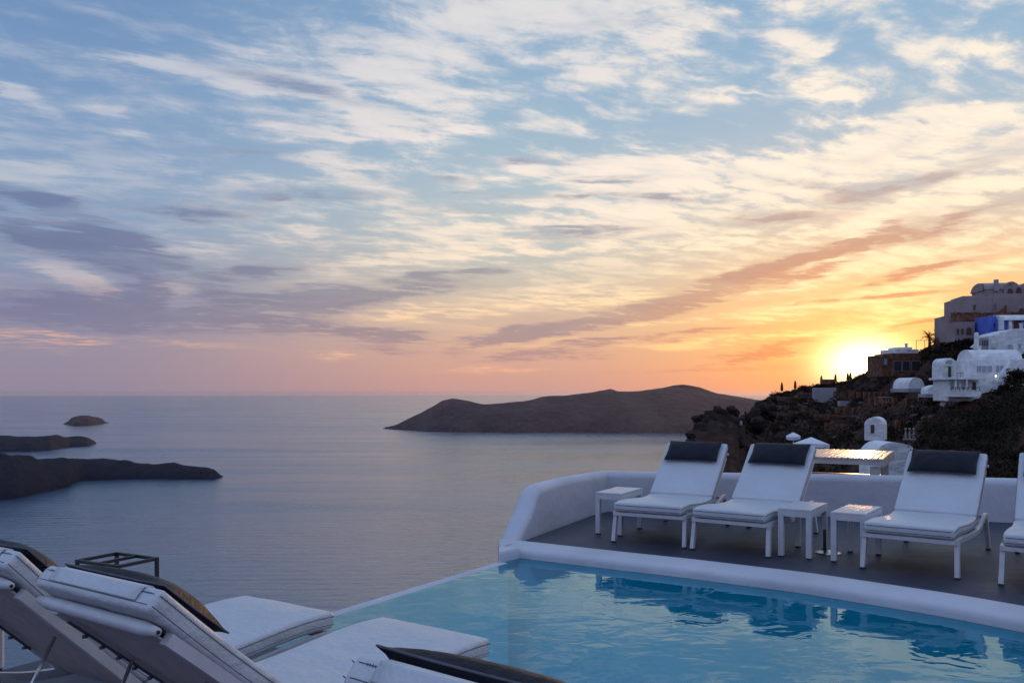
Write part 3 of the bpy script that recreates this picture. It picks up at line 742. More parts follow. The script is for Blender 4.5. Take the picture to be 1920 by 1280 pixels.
    h.vault('wall', pf, 1768, 1793, 671, 683, 0, 2.6, 'y', yb=710)
    h.window(1772, 1790, 674.5, 683, 'curtain', 0, arch=True, name='fanlight'); h.window(1777, 1790, 687, 707, 'wood_dark', 0, bars=1, name='door'); h.box('ledge', pf, 1767, 1794, 683, 686, -.12, .05, .02)
    # --- rounded vaults
    for (x0, x1, yt, ys, yb, D, dep, yaw, lb) in [(1702, 1735, 707.5, 725, 730, 128, 4, 8, 'small white half-round vault catching sunset glow left of the gatehouse'),
                                       (1741, 1786, 721, 733, 740, 112, 3.5, -12, 'white rounded vault roof just left of the terrace house')]:
        h = House('vaulted_hut', lb, 'hut', (x0 + x1) / 2, yb, D, R(yaw)); h.vault('shell', pf, x0, x1, yt, ys, 0, dep, 'y', yb=yb, n=18)
        h.box('base_slab', pg, x0 - 5, x1 + 2, yb - 2 if D > 60 else yb - 3, yb + 5, -.6, dep)
    h = House('vaulted_hut', 'low pale rounded hut right behind the slatted dining table', 'hut', 1676, 884, 58, 0); k = h.k
    pr = [((x - 1676) * k, (884 - y) * k) for x, y in ((1640,900),(1640,852),(1645,843),(1652,836),(1661,831),(1674,829),(1690,830.5),(1704,834),(1711,837.5),(1712.5,841),(1712.5,900))]
    mb_ = MB(); mb_.rings([[(x, d, z) for x, z in pr] for d in (0, 2.6)], False); mb_.build('shell', pf, h.e, auto=40)
    h.box('side_wall', pm, 1713, 1716, 843, 900, .4, 2.4, .03)
    h = House('stair_parapet', 'slanting white stair parapet descending below the rounded vault roof', 'parapet', 1775, 762, 104)
    k = h.k; mb_ = MB(); mb_.bar((8*k, 0, 28*k), (-7*k, .3, 2*k), .25, .5); mb_.build('wall', pf, h.e)
    mb_ = MB(); mb_.bar((7*k, .2, 25*k), (8*k, .2, 4*k), .25, .25); mb_.build('post', pf, h.e)
    # --- cube hut
    h = House('vaulted_cottage', 'tiny white vaulted cottage with one dark doorway alone on the mid slope', 'cottage', 1643, 820, 84, R(-30))
    h.box('wall', pf, 1622, 1655, 795, 826, 0, 3.0, .06); h.vault('vault_roof', pf, 1622, 1655, 782, 797, 0, 3.0, 'y'); h.window(1633, 1640, 796, 812, 'wood_dark', 0, bars=0, name='door')
    # --- stone house by the sun
    h = House('stone_house', 'reddish stone house with three white framed glass doors beside the setting sun', 'house', 1694, 700, 150, R(6))
    h.box('wall', M['terracotta'], 1672, 1731, 662, 706, 0, 6, .08); h.box('wall', M['terracotta'], 1657, 1675, 665, 706, .8, 6, .08); h.box('roof_terrace', pf, 1684, 1728, 654, 662.3, .6, 6); h.box('roof_parapet', pf, 1694, 1722, 649.5, 654.3, 1.6, 5)
    for a, b in ((1675, 1690), (1692.5, 1706), (1710.5, 1727)): h.window(a, b, 677, 695, 'glass_dark', 0, 'plaster_mauve', bars=0, name='glass_door')
    h.window(1661, 1666, 672, 683, 'curtain', .8, 'plaster_mauve', bars=0); mb_ = MB(); k = h.k
    mb_.bar((-52*k, .5, 30*k), (-32*k, 2, 30*k), .15, .15); mb_.bar((-51*k, .6, 30*k), (-51*k, .6, 0), .12, .12); mb_.build('pergola', M['wood_dark'], h.e)
    h = House('terrace_railing', 'thin metal roof railing beside the palm trees', 'railing', 1735, 655, 146)
    mb_ = MB(); k = h.k
    for x in (-17, -1, 16): mb_.tube([(x*k, 0, 0), (x*k, 0, 17*k)], .05, 6)
    mb_.tube([(-17*k, 0, 17*k), (16*k, 0, 17*k)], .05, 6); mb_.build('rail', M['plaster_mauve'], h.e)
    # --- retaining wall patch on the crest, low ledges
    for (x0, x1, yt, yb, lb) in [(1529, 1568, 727, 750, 'pale plastered retaining wall block just under the hill crest'), (1350, 1392, 789, 792, 'flat stone ledge on the dark outcrop'),
                         (1776, 1826, 769, 776, 'grey stone garden wall below the terrace house'), (1748, 1762, 764, 768, 'low broken white wall end below the slanting stair parapet'),
                         (1576, 1606, 752, 757, 'thin pale terrace ledge in the middle of the slope below the crest')]:
        D = hill_D((x0 + x1) / 2, yb) - 1.0
        h = House('retaining_wall', lb, 'wall', (x0 + x1) / 2, yb, D, R(random.uniform(-12, 6))); h.box('wall', pg if x0 < 1700 else M['rock'], x0, x1, yt, yb + 5, 0, 2.5, .1)
    # dry-stone terraces
    for (x0, x1, y) in [(1470,1530,748),(1600,1690,738),(1590,1640,768),(1680,1760,752),(1540,1600,782),(1690,1712,795),(1480,1540,775),(1440,1480,765),(1560,1610,800)]:
        xm = (x0 + x1) / 2; D = hill_D(xm, y) - .8
        mb_ = MB(); k = D / F; o_ = AT(xm, y, D); x = (x0 - xm) * k
        while x < (x1 - xm) * k:
            w = random.uniform(.4, .9); xx = x + w / 2; rr = hill_D(960 + (o_.x + xx) / D * F, y) - D
            hgt = random.uniform(.3, .55); mb_.bbox((x, rr * .6, -.8), (x + w * 1.0, rr * .6 + .7, hgt), .05); x += w
        o = mb_.build('terrace_wall', M['terracotta']); o.location = o_
        tag(o, 'dry stone terrace wall stepping across the brown hillside', 'wall', 'dry stone terrace walls')
    # balustrade by the bush
    h = House('balustrade', 'short row of pale turned balusters left of the dark bushes', 'balustrade', 1706, 822, 70)
    for i in range(3):
        mb_ = MB(); x = (-8 + 7.5 * i) * h.k
        mb_.rings([[(x + math.cos(t * PI / 5) * r_ * h.k, math.sin(t * PI / 5) * r_ * h.k, z * h.k) for t in range(10)] for z, r_ in ((0, 2.2), (2, 2.2), (3, 1.2), (6, 2.4), (9, 2), (13, 1), (16, 1.2), (18, 2.2), (20, 2.2))])
        mb_.build('baluster', pm, h.e)
    mb_ = MB(); mb_.box((-12*h.k, -.1, -.1), (11*h.k, .15, 0)); mb_.build('rail', pm, h.e)
build_houses()
def house_details():
    for (x0, x1, yt, yb, D, lb) in [(1794, 1822, 699, 708, 106, 'dark slim railing between the gatehouse and the vaulted house'), (1856, 1900, 619, 624, 123, 'dark iron railing in front of the blue house'), (1784, 1837, 726, 731, 99.7, 'thin railing on top of the balcony parapet of the terrace house')]:
        h = House('railing', lb, 'railing', (x0 + x1) / 2, yb, D); k = h.k; w = (x1 - x0) / 2 * k; H = (yb - yt) * k
        mb_ = MB(); mb_.bar((-w, 0, H), (w, 0, H), .06, .06); mb_.bar((-w, 0, H * .5), (w, 0, H * .5), .03, .03)
        n_ = int(2 * w / .45)
        for i in range(n_ + 1): x = -w + 2 * w * i / n_; mb_.bar((x, 0, -.1), (x, 0, H), .035, .035)
        mb_.build('bars', M['black_metal'], h.e)
    for (px, py, D, hgt, lb) in [(1905, 656, 106, 9, 'small white chimney at the right end of the barrel roof'), (1838, 656, 106, 6, 'stubby white chimney at the left end of the barrel roof'), (1916, 616, 117, 9, 'white chimney on the sloping roofed house'), (1700, 650, 152, 5, 'small chimney on the roof of the reddish stone house')]:
        h = House('roof_chimney', lb, 'chimney', px, py, D); h.box('shaft', pf, px - 2, px + 2, py - hgt, py + 3, 0, .35, .03); h.box('cap', pf, px - 2.8, px + 2.8, py - hgt - 1.4, py - hgt, -.07, .42, .02)
    h = House('outside_stair', 'white zigzag outside stair climbing at the right side of the barrel roofed house', 'stair', 1907, 700, 101); k = h.k
    mb_ = MB()
    for i in range(12): mb_.box(((-12 + i * 1.9) * k, 0, (-8 - 4) * k), ((-12 + (i + 1) * 1.9) * k, .9, (-8 + i * 2.3) * k))
    mb_.build('steps', pf, h.e); mb_ = MB(); mb_.bar((-12 * k, -.1, -4 * k), (11 * k, -.1, 22 * k), .14, .5); mb_.build('parapet', pf, h.e)
    for (px, py, D, w, hh, lb) in [(1690, 722, 150, 16, 9, 'low stone shed under the reddish stone house'), (1555, 716, 200, 22, 4, 'long flat roofed hut on the crest behind the parasols'), (1664, 752, 125, 14, 7, 'half buried stone hut below the half-round vault')]:
        h = House('stone_hut', lb, 'hut', px, py, D, R(-10)); h.box('wall', M['terracotta'], px - w / 2, px + w / 2, py - hh, py + 4, 0, 3); h.box('roof', pm, px - w / 2 - 1, px + w / 2 + 1, py - hh - 1.2, py - hh, -.2, 3.2, .02); h.window(px - 2, px + 1.5, py - hh + 2, py, 'glass_dark', 0, 'plaster_mauve', bars=0, name='door')
house_details()

# closed parasols on the crest
def parasol(loc):
    r_ = empty('closed_parasol', loc)
    mb_ = MB(); mb_.tube([(0, 0, -.4), (0, 0, 2.6)], .04, 8); mb_.build('pole', M['wood_dark'], r_)
    mb_ = MB(); prof = [(.75, .10), (.85, .22), (1.2, .24), (2.0, .19), (2.45, .10), (2.55, .03)]
    mb_.rings([[(math.cos(t * PI / 8) * q * (1 + .18 * (t % 2)), math.sin(t * PI / 8) * q * (1 + .18 * (t % 2)), z) for t in range(16)] for z, q in prof], False)
    mb_.build('canopy', M['canvas_dark'], r_); return r_
plist = [(1466, 'first closed dark parasol from the left on the hill crest'), (1491, 'second closed dark parasol from the left on the hill crest'), (1540, 'closed dark parasol above the pale wall block on the crest'), (1566.5, 'closed dark parasol on the crest between the wall block and the paired parasols'), (1589.5, 'left one of two closed parasols standing close together near the sun'), (1594.5, 'right one of two closed parasols standing close together near the sun')]
p0 = None
for i, (px, lb) in enumerate(plist):
    ytop = (716, 712.5, 703, 700, 698, 697.5)[i]; D = interp(RAD, px) - 2.0 - (i == 5) * 1.0
    z = AT(px, ytop, D).z - 2.6 * (.95 if i > 3 else 1.08)
    loc = Vector(((px - 960) / F * D, D, z))
    o = parasol(loc) if p0 is None else copy_tree(p0)
    p0 = p0 or o
    o.location = loc; o.scale = (1.1, 1.1, .95 if i > 3 else 1.08); tag(o, lb, 'parasol', 'closed parasols along the hill crest')

# white open parasols on the terrace below
def canopy(px, py, D, w, h, lb, tilt):
    r_ = empty('open_parasol', AT(px, py, D)); k = D / F
    mb_ = MB(); a = w * k / 2; hh = h * k
    vs = [(0, 0, 0)] + [(math.cos(t * PI / 4 + .4) * a, math.sin(t * PI / 4 + .4) * a, -hh) for t in range(8)] + [(math.cos(t * PI / 4 + .4) * a * .99, math.sin(t * PI / 4 + .4) * a * .99, -hh - .22) for t in range(8)]
    mb_.add(vs, [(0, 1 + t, 1 + (t + 1) % 8) for t in range(8)] + [(1 + t, 9 + t, 9 + (t + 1) % 8, 1 + (t + 1) % 8) for t in range(8)])
    mb_.build('canopy', M['canvas_white'], r_)
    mb_ = MB(); mb_.tube([(0, 0, -.05), (0, 0, -2.8)], .04, 8); mb_.build('pole', M['white_metal'], r_)
    r_.rotation_euler = (R(tilt), R(-tilt * .6), 0); tag(r_, lb, 'parasol', 'open white parasols below the hill'); return r_
canopy(1487, 810, 62, 26, 7, 'smaller open white parasol left of the slatted dining table', 8)
canopy(1521, 819, 52, 66, 13, 'larger open white parasol directly above the left end of the slatted table', -4)

# palms
def palm(px, py, D, h, s, lb, seed):
    rg = random.Random(seed); p = AT(px, py, D); r_ = empty('palm_tree', p); k = D / F; H = h * k
    mb_ = MB(); mb_.tube([(0, 0, -1), (.1, 0, H * .5), (.05, 0, H)], .2, 8, rs=[.3, .22, .2]); mb_.build('trunk', M['bark'], r_)
    mb_ = MB()
    for i in range(30):
        t = rg.random() * 2 * PI; el_ = rg.uniform(-.1, 1.2); L = s * k * rg.uniform(.8, 1.15); prev = Vector((0, 0, H)); d = Vector((math.cos(t) * math.cos(el_), math.sin(t) * math.cos(el_), math.sin(el_)))
        for q in range(8):
            nx = prev + d * L / 8; d = (d + Vector((0, 0, -.16))).normalized(); sd_ = d.cross(Vector((0, 0, 1))).normalized()
            for sg in (-1, 1):
                tip = prev + sd_ * sg * L * .16 * (1 - abs(q - 3) / 6) + d * L * .1 - Vector((0, 0, L * .05))
                mb_.add([prev, prev + (nx - prev) * .6, tip], [(0, 1, 2)])
            mb_.bar(prev, nx, .03, .03); prev = nx
    mb_.build('crown', M['palm_leaf'], r_, fix=False); tag(r_, lb, 'palm', 'palms behind the stone house')
palm(1742, 652, 143, 20, 17, 'palm on the left of the cluster silhouetted against the sunset', 1)
palm(1763, 650, 145, 22, 16, 'palm on the right of the cluster silhouetted against the sunset', 2)
palm(1752, 655, 141, 14, 15, 'shorter palm in front of the two taller palms', 3)
palm(1786, 656, 138, 18, 16, 'palm beneath the low mauve house with the domed chimney', 4)

# trees on the slope (dark rounded)
def tree(px, py, D, wpx, hpx, lb, seed, m='leaf'):
    rg = random.Random(seed); k = D / F; r_ = empty('tree', AT(px, py, D)); W = wpx * k / 2; H = hpx * k
    mb_ = MB(); mb_.tube([(0, 0, -1), (.1, .1, H * .35), (0, 0, H * .7)], .2, 8, rs=[.28, .2, .1])
    for i in range(5):
        t = rg.random() * 6.28; mb_.tube([(0, 0, H * .35), (math.cos(t) * W * .6, math.sin(t) * W * .6, H * .7)], .08, 6, rs=[.12, .04])
    mb_.build('trunk', M['bark'], r_)
    mb_ = MB()
    for i in range(26):
        t = rg.random() * 6.28; q = rg.random() ** .5 * W * .75; leaf_clump(mb_, (math.cos(t) * q, math.sin(t) * q, H * rg.uniform(.35, .88)), W * .38, H * .18, 60, .16, rg)
    mb_.build('crown', M[m], r_, fix=False); tag(r_, lb, 'tree')
tree(1905, 742, 92, 40, 55, 'dark tree at the right edge beside the vaulted house stair', 11)
tree(1885, 752, 90, 34, 30, 'low dark tree below the vaulted house stair', 12)
tree(1765, 700, 118, 44, 36, 'dark tree left of the gatehouse', 13)
tree(1800, 690, 120, 40, 34, 'dark tree between the gatehouse and the vaulted house', 14)
tree(1750, 690, 132, 50, 38, 'dark tree below the palms', 15)
tree(1812, 664, 124, 44, 30, 'dark tree below the arched mauve house', 16)

# ------------------------------------------------------------------ pool terrace
WZ = -.07
edge_in = [G(977,1017), G(1149,1036), G(1290,1051), G(1400,1064), G(1524,1079), G(1647,1097), G(1780,1117), G(1920,1141)]
last = edge_in[-1]; edge_in += [last + Vector((.75, -.95, 0)), last + Vector((1.3, -1.9, 0)), last + Vector((1.7, -3.0, 0))]
def smooth_poly(pts, n=4):
    out = []
    for i in range(len(pts) - 1):
        p0 = pts[max(i-1, 0)]; p1 = pts[i]; p2 = pts[i+1]; p3 = pts[min(i+2, len(pts)-1)]
        for k in range(n):
            t = k / n; out.append(.5 * ((2*p1) + (p2-p0)*t + (2*p0-5*p1+4*p2-p3)*t*t + (3*p1-p0-3*p2+p3)*t**3))
    out.append(pts[-1]); return out
edge_in = smooth_poly(edge_in, 4)
def offset(pts, d):
    out = []
    for i, p in enumerate(pts):
        t = (pts[min(i+1, len(pts)-1)] - pts[max(i-1, 0)]).normalized(); n_ = Vector((t.y, -t.x, 0)); out.append(p + n_ * d)
    return out
# deck edge runs left -> right; its pool side is to the right of travel
wall_path_px = [(1140,884),(1250,886),(1400,888),(1540,890),(1700,893),(1900,898)]
WT = .45
back_wall = [G(px, py, WT) for px, py in wall_path_px]
back_wall.append(back_wall[-1] + Vector((4.0, -1.05, 0)))
corner = back_wall[0]
# left wall : outer top edge line, with its falling profile
left_path = [G(977,1017) + Vector((-.22,-.10,0)), None, None]
tip = G(977,1017)
left_dir = (corner - tip); left_dir.z = 0
# deck sheet
poly = [edge_in[0]] + edge_in[1:] + [Vector((9.5, 2.2, 0)), Vector((9.5, 8.6, 0))] + [Vector((p.x, p.y + .12, 0)) for p in reversed(back_wall)]
poly[0] = poly[0] + Vector((-.02, 0, 0))
mb = MB(); mb.prism([(p.x, p.y) for p in poly], -.35, 0.0)
deck = mb.build('deck', M['deck']); tag(deck, kind='structure')

# parapet: swept rounded wall, profile top height varies along the path
def sweep_wall(name, pts, tops, thick, z0, m, parent=None, n=8, side=0):
    mb_ = MB(); rg = []
    for i, p in enumerate(pts):
        t = (pts[min(i+1, len(pts)-1)] - pts[max(i-1, 0)]); t.z = 0; t.normalize(); nn = Vector((-t.y, t.x, 0))
        th = thick[i] if isinstance(thick, list) else thick; top = tops[i]; r_ = min(.075, th * .45)
        o0 = 0.0 if side else -th / 2; o1 = th if side else th / 2
        ring = [p + nn * o0 + Vector((0, 0, z0 - p.z))]
        cx0 = o0 + r_; cx1 = o1 - r_
        for q in range(n + 1):
            a = PI - PI / 2 * q / n; ring.append(Vector((p.x, p.y, 0)) + nn * (cx0 + math.cos(a) * r_) + Vector((0, 0, top - r_ + math.sin(a) * r_)))
        for q in range(n + 1):
            a = PI / 2 - PI / 2 * q / n; ring.append(Vector((p.x, p.y, 0)) + nn * (cx1 + math.cos(a) * r_) + Vector((0, 0, top - r_ + math.sin(a) * r_)))
        ring.append(p + nn * o1 + Vector((0, 0, z0 - p.z)))
        rg.append(ring)
    mb_.rings(rg, True); return mb_.build(name, m, parent, auto=50)
# path: from the pool tip, up the left side to the corner, along the back
TIP = tip + Vector((-.02, .03, 0))
cn = Vector((corner.x, corner.y, 0))
lp = []; lt = []
N = 60
for i in range(N + 1):
    t = i / N; p = TIP.lerp(cn, t) + Vector((-.10, .05, 0)) * math.sin(PI * t) * .9
    lp.append(p)
prof = [(0, .06), (.04, .075), (.10, .13), (.15, .19), (.19, .235), (.24, .30), (.30, .375), (.35, .43), (.42, .455), (.6, .455), (1, .45)]
prof = [(0, .01), (.03, .055), (.06, .10), (.10, .155), (.13, .185), (.165, .225), (.20, .30), (.24, .385), (.28, .425), (.33, .44), (.5, .447), (1, .45)]
lt = [interp(prof, i / N) for i in range(N + 1)]
bp_ = [Vector((p.x, p.y, 0)) for p in back_wall]
path = lp + smooth_poly([cn] + bp_[1:], 3)[1:]
tops = lt + [.45] * (len(path) - len(lp))
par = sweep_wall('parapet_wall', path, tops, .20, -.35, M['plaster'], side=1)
tag(par, 'low white plastered parapet curving round the sun deck with a stepped rounded end', 'wall')

# pool coping on the far side
outer = offset(edge_in, .30)
mb = MB(); rg = []
for i, (a, b) in enumerate(zip(edge_in, outer)):
    d = (b - a).normalized(); L = (b - a).length
    sec = [(0, -.01), (0, .012), (.012, .022), (.04, .024), (.12, .018), (L - .05, .004), (L - .02, -.004), (L - .004, -.02), (L, -.04), (L, -.15), (0, -.15)]
    rg.append([a + d * s_ + Vector((0, 0, z_)) for s_, z_ in sec])
mb.rings(rg, True); cop = mb.build('pool_coping', M['plaster'], auto=55)
tag(cop, 'white rounded pool coping along the edge of the dark sun deck', 'pool edge')
# the plastered toe at the left end where parapet, coping and overflow edge meet
toe_w = [G(933,1056,WZ), G(975,1045,WZ)]

# infinity edge
e0 = G(931,1054,WZ); e1 = G(619,1148,WZ); ed = (e1 - e0).normalized(); en = Vector((-ed.y, ed.x, 0))   # en points to the pool? fixed below
if en.x < 0: en = -en
eE = e0 + ed * 6.2
mb = MB(); 
secs = []
for p in (e0 - ed * .02, eE):
    secs.append([p + en * s_ + Vector((0, 0, z_)) for s_, z_ in ((-.005, -1.6), (-.005, -.004), (.006, .003), (.085, .003), (.10, -.006), (.10, -.012), (.09, -.02), (.09, -.5))])
mb.rings(secs, False); o = mb.build('overflow_edge', M['plaster']); o.location = (0, 0, 0)
tag(o, 'thin white overflow edge where the pool meets the sea view', 'pool edge')
# toe block: fills between overflow edge start, parapet tip and coping end
tp = [G(935,1055,WZ), G(975,1045.5,WZ), outer[0], edge_in[0] + Vector((0, 0, 0)), TIP + Vector((-.17, .10, 0)), G(934,1048,WZ)]
mb = MB()
def ringpoly(z, sc):
    c = sum((Vector((p.x, p.y, 0)) for p in tp), Vector()) / len(tp)
    return [c + (Vector((p.x, p.y, 0)) - c) * sc + Vector((0, 0, z)) for p in tp]
mb.rings([ringpoly(-.11, 1.0), ringpoly(-.03, 1.0), ringpoly(.0, .98), ringpoly(.017, .93)], False)
o = mb.build('plaster_toe', M['plaster'], cop)

# pool basin and water
near_n = Vector((-ed.x, -ed.y, 0))          # points from near deck towards the far side
nd = 3.32                                   # distance of the near edge along near_n
def online(k, s):                           # k along near_n, s along en
    return near_n * k + en * s
s_edge = e0.dot(en)
wpoly = [online(nd, s_edge + .09), e0 + en * .09 - ed * .02] + [Vector((p.x, p.y, 0)) for p in outer] + [online(nd - 1.0, s_edge + 9.5), online(nd, s_edge + 7.5)]
# coping outer pushed 2cm inside so the water passes under the plaster
wp2 = [wpoly[0], wpoly[1]] + [p for p in offset(edge_in, .27)] + wpoly[-2:]
mb = MB(); mb.add([(p.x, p.y, WZ) for p in wp2], [tuple(range(len(wp2)))])
wat = mb.build('pool_water', M['pool_water'], fix=False); tag(wat, kind='structure')
for pl in wat.data.polygons:
    if pl.normal.z < 0: wat.data.flip_normals(); break
bz = -1.3; n = len(wpoly)
mb = MB(); bp2 = [online(nd, s_edge + .105), e0 + en * .105 - ed * .02] + [p for p in offset(edge_in, .31)] + wpoly[-2:]; bp2 = [Vector((p.x, p.y, 0)) for p in bp2]
mb.add([(p.x, p.y, bz) for p in bp2] + [(p.x, p.y, WZ - .004) for p in bp2], [tuple(range(n))] + [(i, (i+1) % n, n + (i+1) % n, n + i) for i in range(n)])
o = mb.build('pool_basin', M['pool_paint'], fix=False); tag(o, kind='structure')
# near deck
nz = -.055
a = online(nd, s_edge + 7.5); b = online(nd, s_edge - .55); c = online(nd - 7, s_edge - .55); d = online(nd - 7, s_edge + 9)
mb = MB(); mb.prism([(p.x, p.y) for p in (a, b, c, d)], -1.6, nz - .0); o = mb.build('terrace', M['deck']); tag(o, kind='structure')

# ------------------------------------------------------------------ sun loungers
def profile_offset(pts, d):
    out = []
    for i, p in enumerate(pts):
        t = (pts[min(i+1, len(pts)-1)] - pts[max(i-1, 0)]).normalized(); out.append(p + Vector((0, -t.z, t.y)) * d)
    return out
def slab(mb_, pts, hw, th, r_=.02, puff=.006, seed_=0.0):
    """cushion swept along pts (yz profile of its underside)"""
    K = len(pts); rg = []
    lens = [0]
    for i in range(1, K): lens.append(lens[-1] + (pts[i] - pts[i-1]).length)
    tot = lens[-1]
    for i, p in enumerate(pts):
        t = (pts[min(i+1, K-1)] - pts[max(i-1, 0)]).normalized(); nn = Vector((0, -t.z, t.y))
        e = min(lens[i], tot - lens[i]); sh = r_ * (1 - math.sqrt(max(0, 1 - max(0, 1 - e / r_) ** 2))) if e < r_ else 0
        W_ = hw - sh; b0 = sh; t0 = th - sh; rr = min(r_, (t0 - b0) / 2 - .002)
        ring = []
        for (cx, cz, a0) in ((W_ - rr, t0 - rr, 0), (-W_ + rr, t0 - rr, 90), (-W_ + rr, b0 + rr, 180), (W_ - rr, b0 + rr, 270)):
            for q in range(4):
                a = R(a0 + 30 * q); x = cx + math.cos(a) * rr; z = cz + math.sin(a) * rr
                ring.append(p + Vector((x, 0, 0)) + nn * z)
            if a0 == 0:
                for q in range(1, 8):
                    u = 1 - q / 4.0; x = u * (W_ - rr); pf_ = puff * (1 - u * u) * min(1, e / .08)
                    pf_ += .004 * noise.noise(Vector((x * 5 + seed_, lens[i] * 5, hw * 9))) + .0022 * noise.noise(Vector((x * 3, lens[i] * 22, seed_)))
                    ring.append(p + Vector((x, 0, 0)) + nn * (t0 + pf_))
        rg.append(ring)
    mb_.rings(rg, True)
def stitches(mb_, pts, hw, zoff, xoff, step=.008, L=.006, w=.0022):
    pass

def densify(pts, step=.03):
    out = []
    for a, b in zip(pts, pts[1:]):
        n = max(1, int((b - a).length / step))
        for i in range(n): out.append(a.lerp(b, i / n))
    out.append(pts[-1]); return out

def puffy_pillow(L, H, T, seed=0, n=26, m2=16):
    mb_ = MB()
    def surf(sgn):
        def fn(u, v):
            a = u * 2 - 1; b = v * 2 - 1
            k = (1 - abs(a) ** 2.6) ** .55 * (1 - abs(b) ** 2.2) ** .62 if abs(a) < 1 and abs(b) < 1 else 0
            wr = noise.fractal(Vector((a * 4 + seed, b * 2.2, sgn)), 1, 2, 3) * .10 * (abs(a) ** 2 + .25)
            pin = 1 - .05 * (1 - abs(a) ** 2) * abs(b) ** 4
            px_ = 1 - .035 * (1 - b * b) * abs(a) ** 4
            return Vector((a * L / 2 * px_, b * H / 2 * pin, sgn * T / 2 * k * (1 + wr)))
        return fn
    mb_.grid(surf(1), n, m2); mb_.grid(surf(-1), n, m2)
    return mb_

def make_lounger(theta, near=False, seed=0, pil=(.0, .0, .0), LB=.80):
    """local: y from foot to head, x across, z up from the ground"""
    r_ = empty('sun_lounger', (0, 0, 0))
    HW = .315; ct, st = math.cos(R(theta)), math.sin(R(theta))
    seat = [Vector((0, y, z)) for y, z in ((0, .285), (.12, .292), (.25, .290), (.4, .280), (.55, .268), (.7, .260), (.82, .258), (.93, .266), (.99, .275))]
    seat = smooth_poly(seat, 4)
    e_ = densify(seat, .025)
    e_ = [e_[0]] + [e_[0].lerp(e_[1], q) for q in (.08, .28, .6)] + e_[1:-1] + [e_[-2].lerp(e_[-1], q) for q in (.4, .72, .92)] + [e_[-1]]
    mb_ = MB(); slab(mb_, e_, HW, .078, .017, .010, seed); cs = mb_.build('seat_cushion', M['vinyl'], r_, auto=50)
    hy, hz = .965, .262
    def bk(t, n_, x=0.0): return Vector((x, hy + t * ct - n_ * st, hz + t * st + n_ * ct))
    bow = lambda t: -.012 * math.sin(PI * t / LB)
    tt = [.045 + (LB - .045) * i / 26 for i in range(27)]; tt = [tt[0], tt[0] + .002, tt[0] + .007, tt[0] + .014, tt[0] + .024] + tt[2:-2] + [LB - .024, LB - .014, LB - .007, LB - .002, LB]
    bpts = [bk(t, .012 + bow(t)) for t in tt]
    mb_ = MB(); slab(mb_, bpts, HW, .075, .017, .006, seed + 3); cb = mb_.build('back_cushion', M['vinyl'], r_, auto=50)
    # piping
    def pipes(pts, ths, par):
        mb_ = MB()
        for th_ in ths:
            q = profile_offset(pts, th_); pr_ = .0012 if near else .0026
            for sx in (-1, 1): mb_.tube([p + Vector((sx * (HW + .0003), 0, 0)) for p in q[1:-1]], pr_, 5)
            for k_ in (0, -1):
                t = (pts[1] - pts[0]).normalized() if k_ == 0 else (pts[-1] - pts[-2]).normalized(); sg = -1 if k_ == 0 else 1
                mb_.tube([q[k_] + Vector((x, 0, 0)) + t * sg * .0005 for x in (-HW + .022, 0, HW - .022)], pr_, 5)
        mb_.build('piping', M['thread'], par)
    pipes(e_, (.056, .020), cs); pipes(bpts, (.054, .020), cb)
    if near:
        # whip stitches across the piping seams, and the envelope flap at the top of the back
        for par, pts, th_ in ((cs, e_, .056), (cb, bpts, .054)):
            q = densify(profile_offset(pts, th_), .0085)
            for sx in (-1, 1):
                mb_ = MB()
                for i, p in enumerate(q[:-1]):
                    if i < 2 or i > len(q) - 4: continue
                    t = (q[i+1] - p).normalized(); nn = Vector((0, -t.z, t.y)); o_ = Vector((sx * (HW + .0004), 0, 0))
                    mb_.bar(p + o_ - nn * .0035, p + o_ + nn * .0035 + t * .002, .0012, .0012)
                mb_.build('stitching', M['thread'], par)
            n_ = int(2 * HW / .0085)
            for k_ in ((0, -1) if par is cs else (-1,)):
                mb_ = MB()
                qe = profile_offset(pts, th_)[k_]; t = (pts[1] - pts[0]).normalized() if k_ == 0 else (pts[-1] - pts[-2]).normalized(); nn = Vector((0, -t.z, t.y)); sg = -1 if k_ == 0 else 1
                for i in range(n_):
                    x = -HW + .04 + i * (2 * HW - .08) / n_; c_ = qe + Vector((x, 0, 0)) + t * sg * .0004
                    mb_.bar(c_ - nn * .0035, c_ + nn * .0035 + Vector((.002, 0, 0)), .0012, .0012, up=(0, 1, 0))
                mb_.build('stitching', M['thread'], par)
        mb_ = MB(); fw = .235
        def flap(u, v):
            x = -fw + 2 * fw * u
            ps = [bk(LB - .085, .092), bk(LB - .02, .0925), bk(LB + .004, .078), bk(LB + .006, .05), bk(LB + .006, .034)]
            k_ = v * 4; i = min(3, int(k_)); q = ps[i].lerp(ps[i+1], k_ - i); return q + Vector((x, 0, 0))
        mb_.grid(flap, 8, 16); fo = mb_.build('flap', M['vinyl'], cb, fix=False)
        sm = fo.modifiers.new('thick', 'SOLIDIFY'); sm.thickness = .004
        mb_ = MB(); 
        mb_.box((-HW + .01, 0, 0), (HW - .01, 0.09, .002)); 
    # frame: rails following the seat, rising at the back
    rail = smooth_poly([Vector((0, y, z)) for y, z in ((.03, .262), (.2, .262), (.45, .245), (.7, .232), (.9, .228), (1.0, .232), (1.12, .250), (1.25, .285), (1.34, .305), (1.42, .306))], 3)
    mb_ = MB()
    for sx in (-1, 1):
        xs = sx * (HW + .005)
        rgx = []
        for i, p in enumerate(rail):
            t = (rail[min(i+1, len(rail)-1)] - rail[max(i-1, 0)]).normalized(); nn = Vector((0, -t.z, t.y))
            rgx.append([p + Vector((xs + a * .014, 0, 0)) + nn * b for a, b in ((-1, -.018), (1, -.018), (1, .018), (-1, .018))])
        mb_.rings(rgx, False)
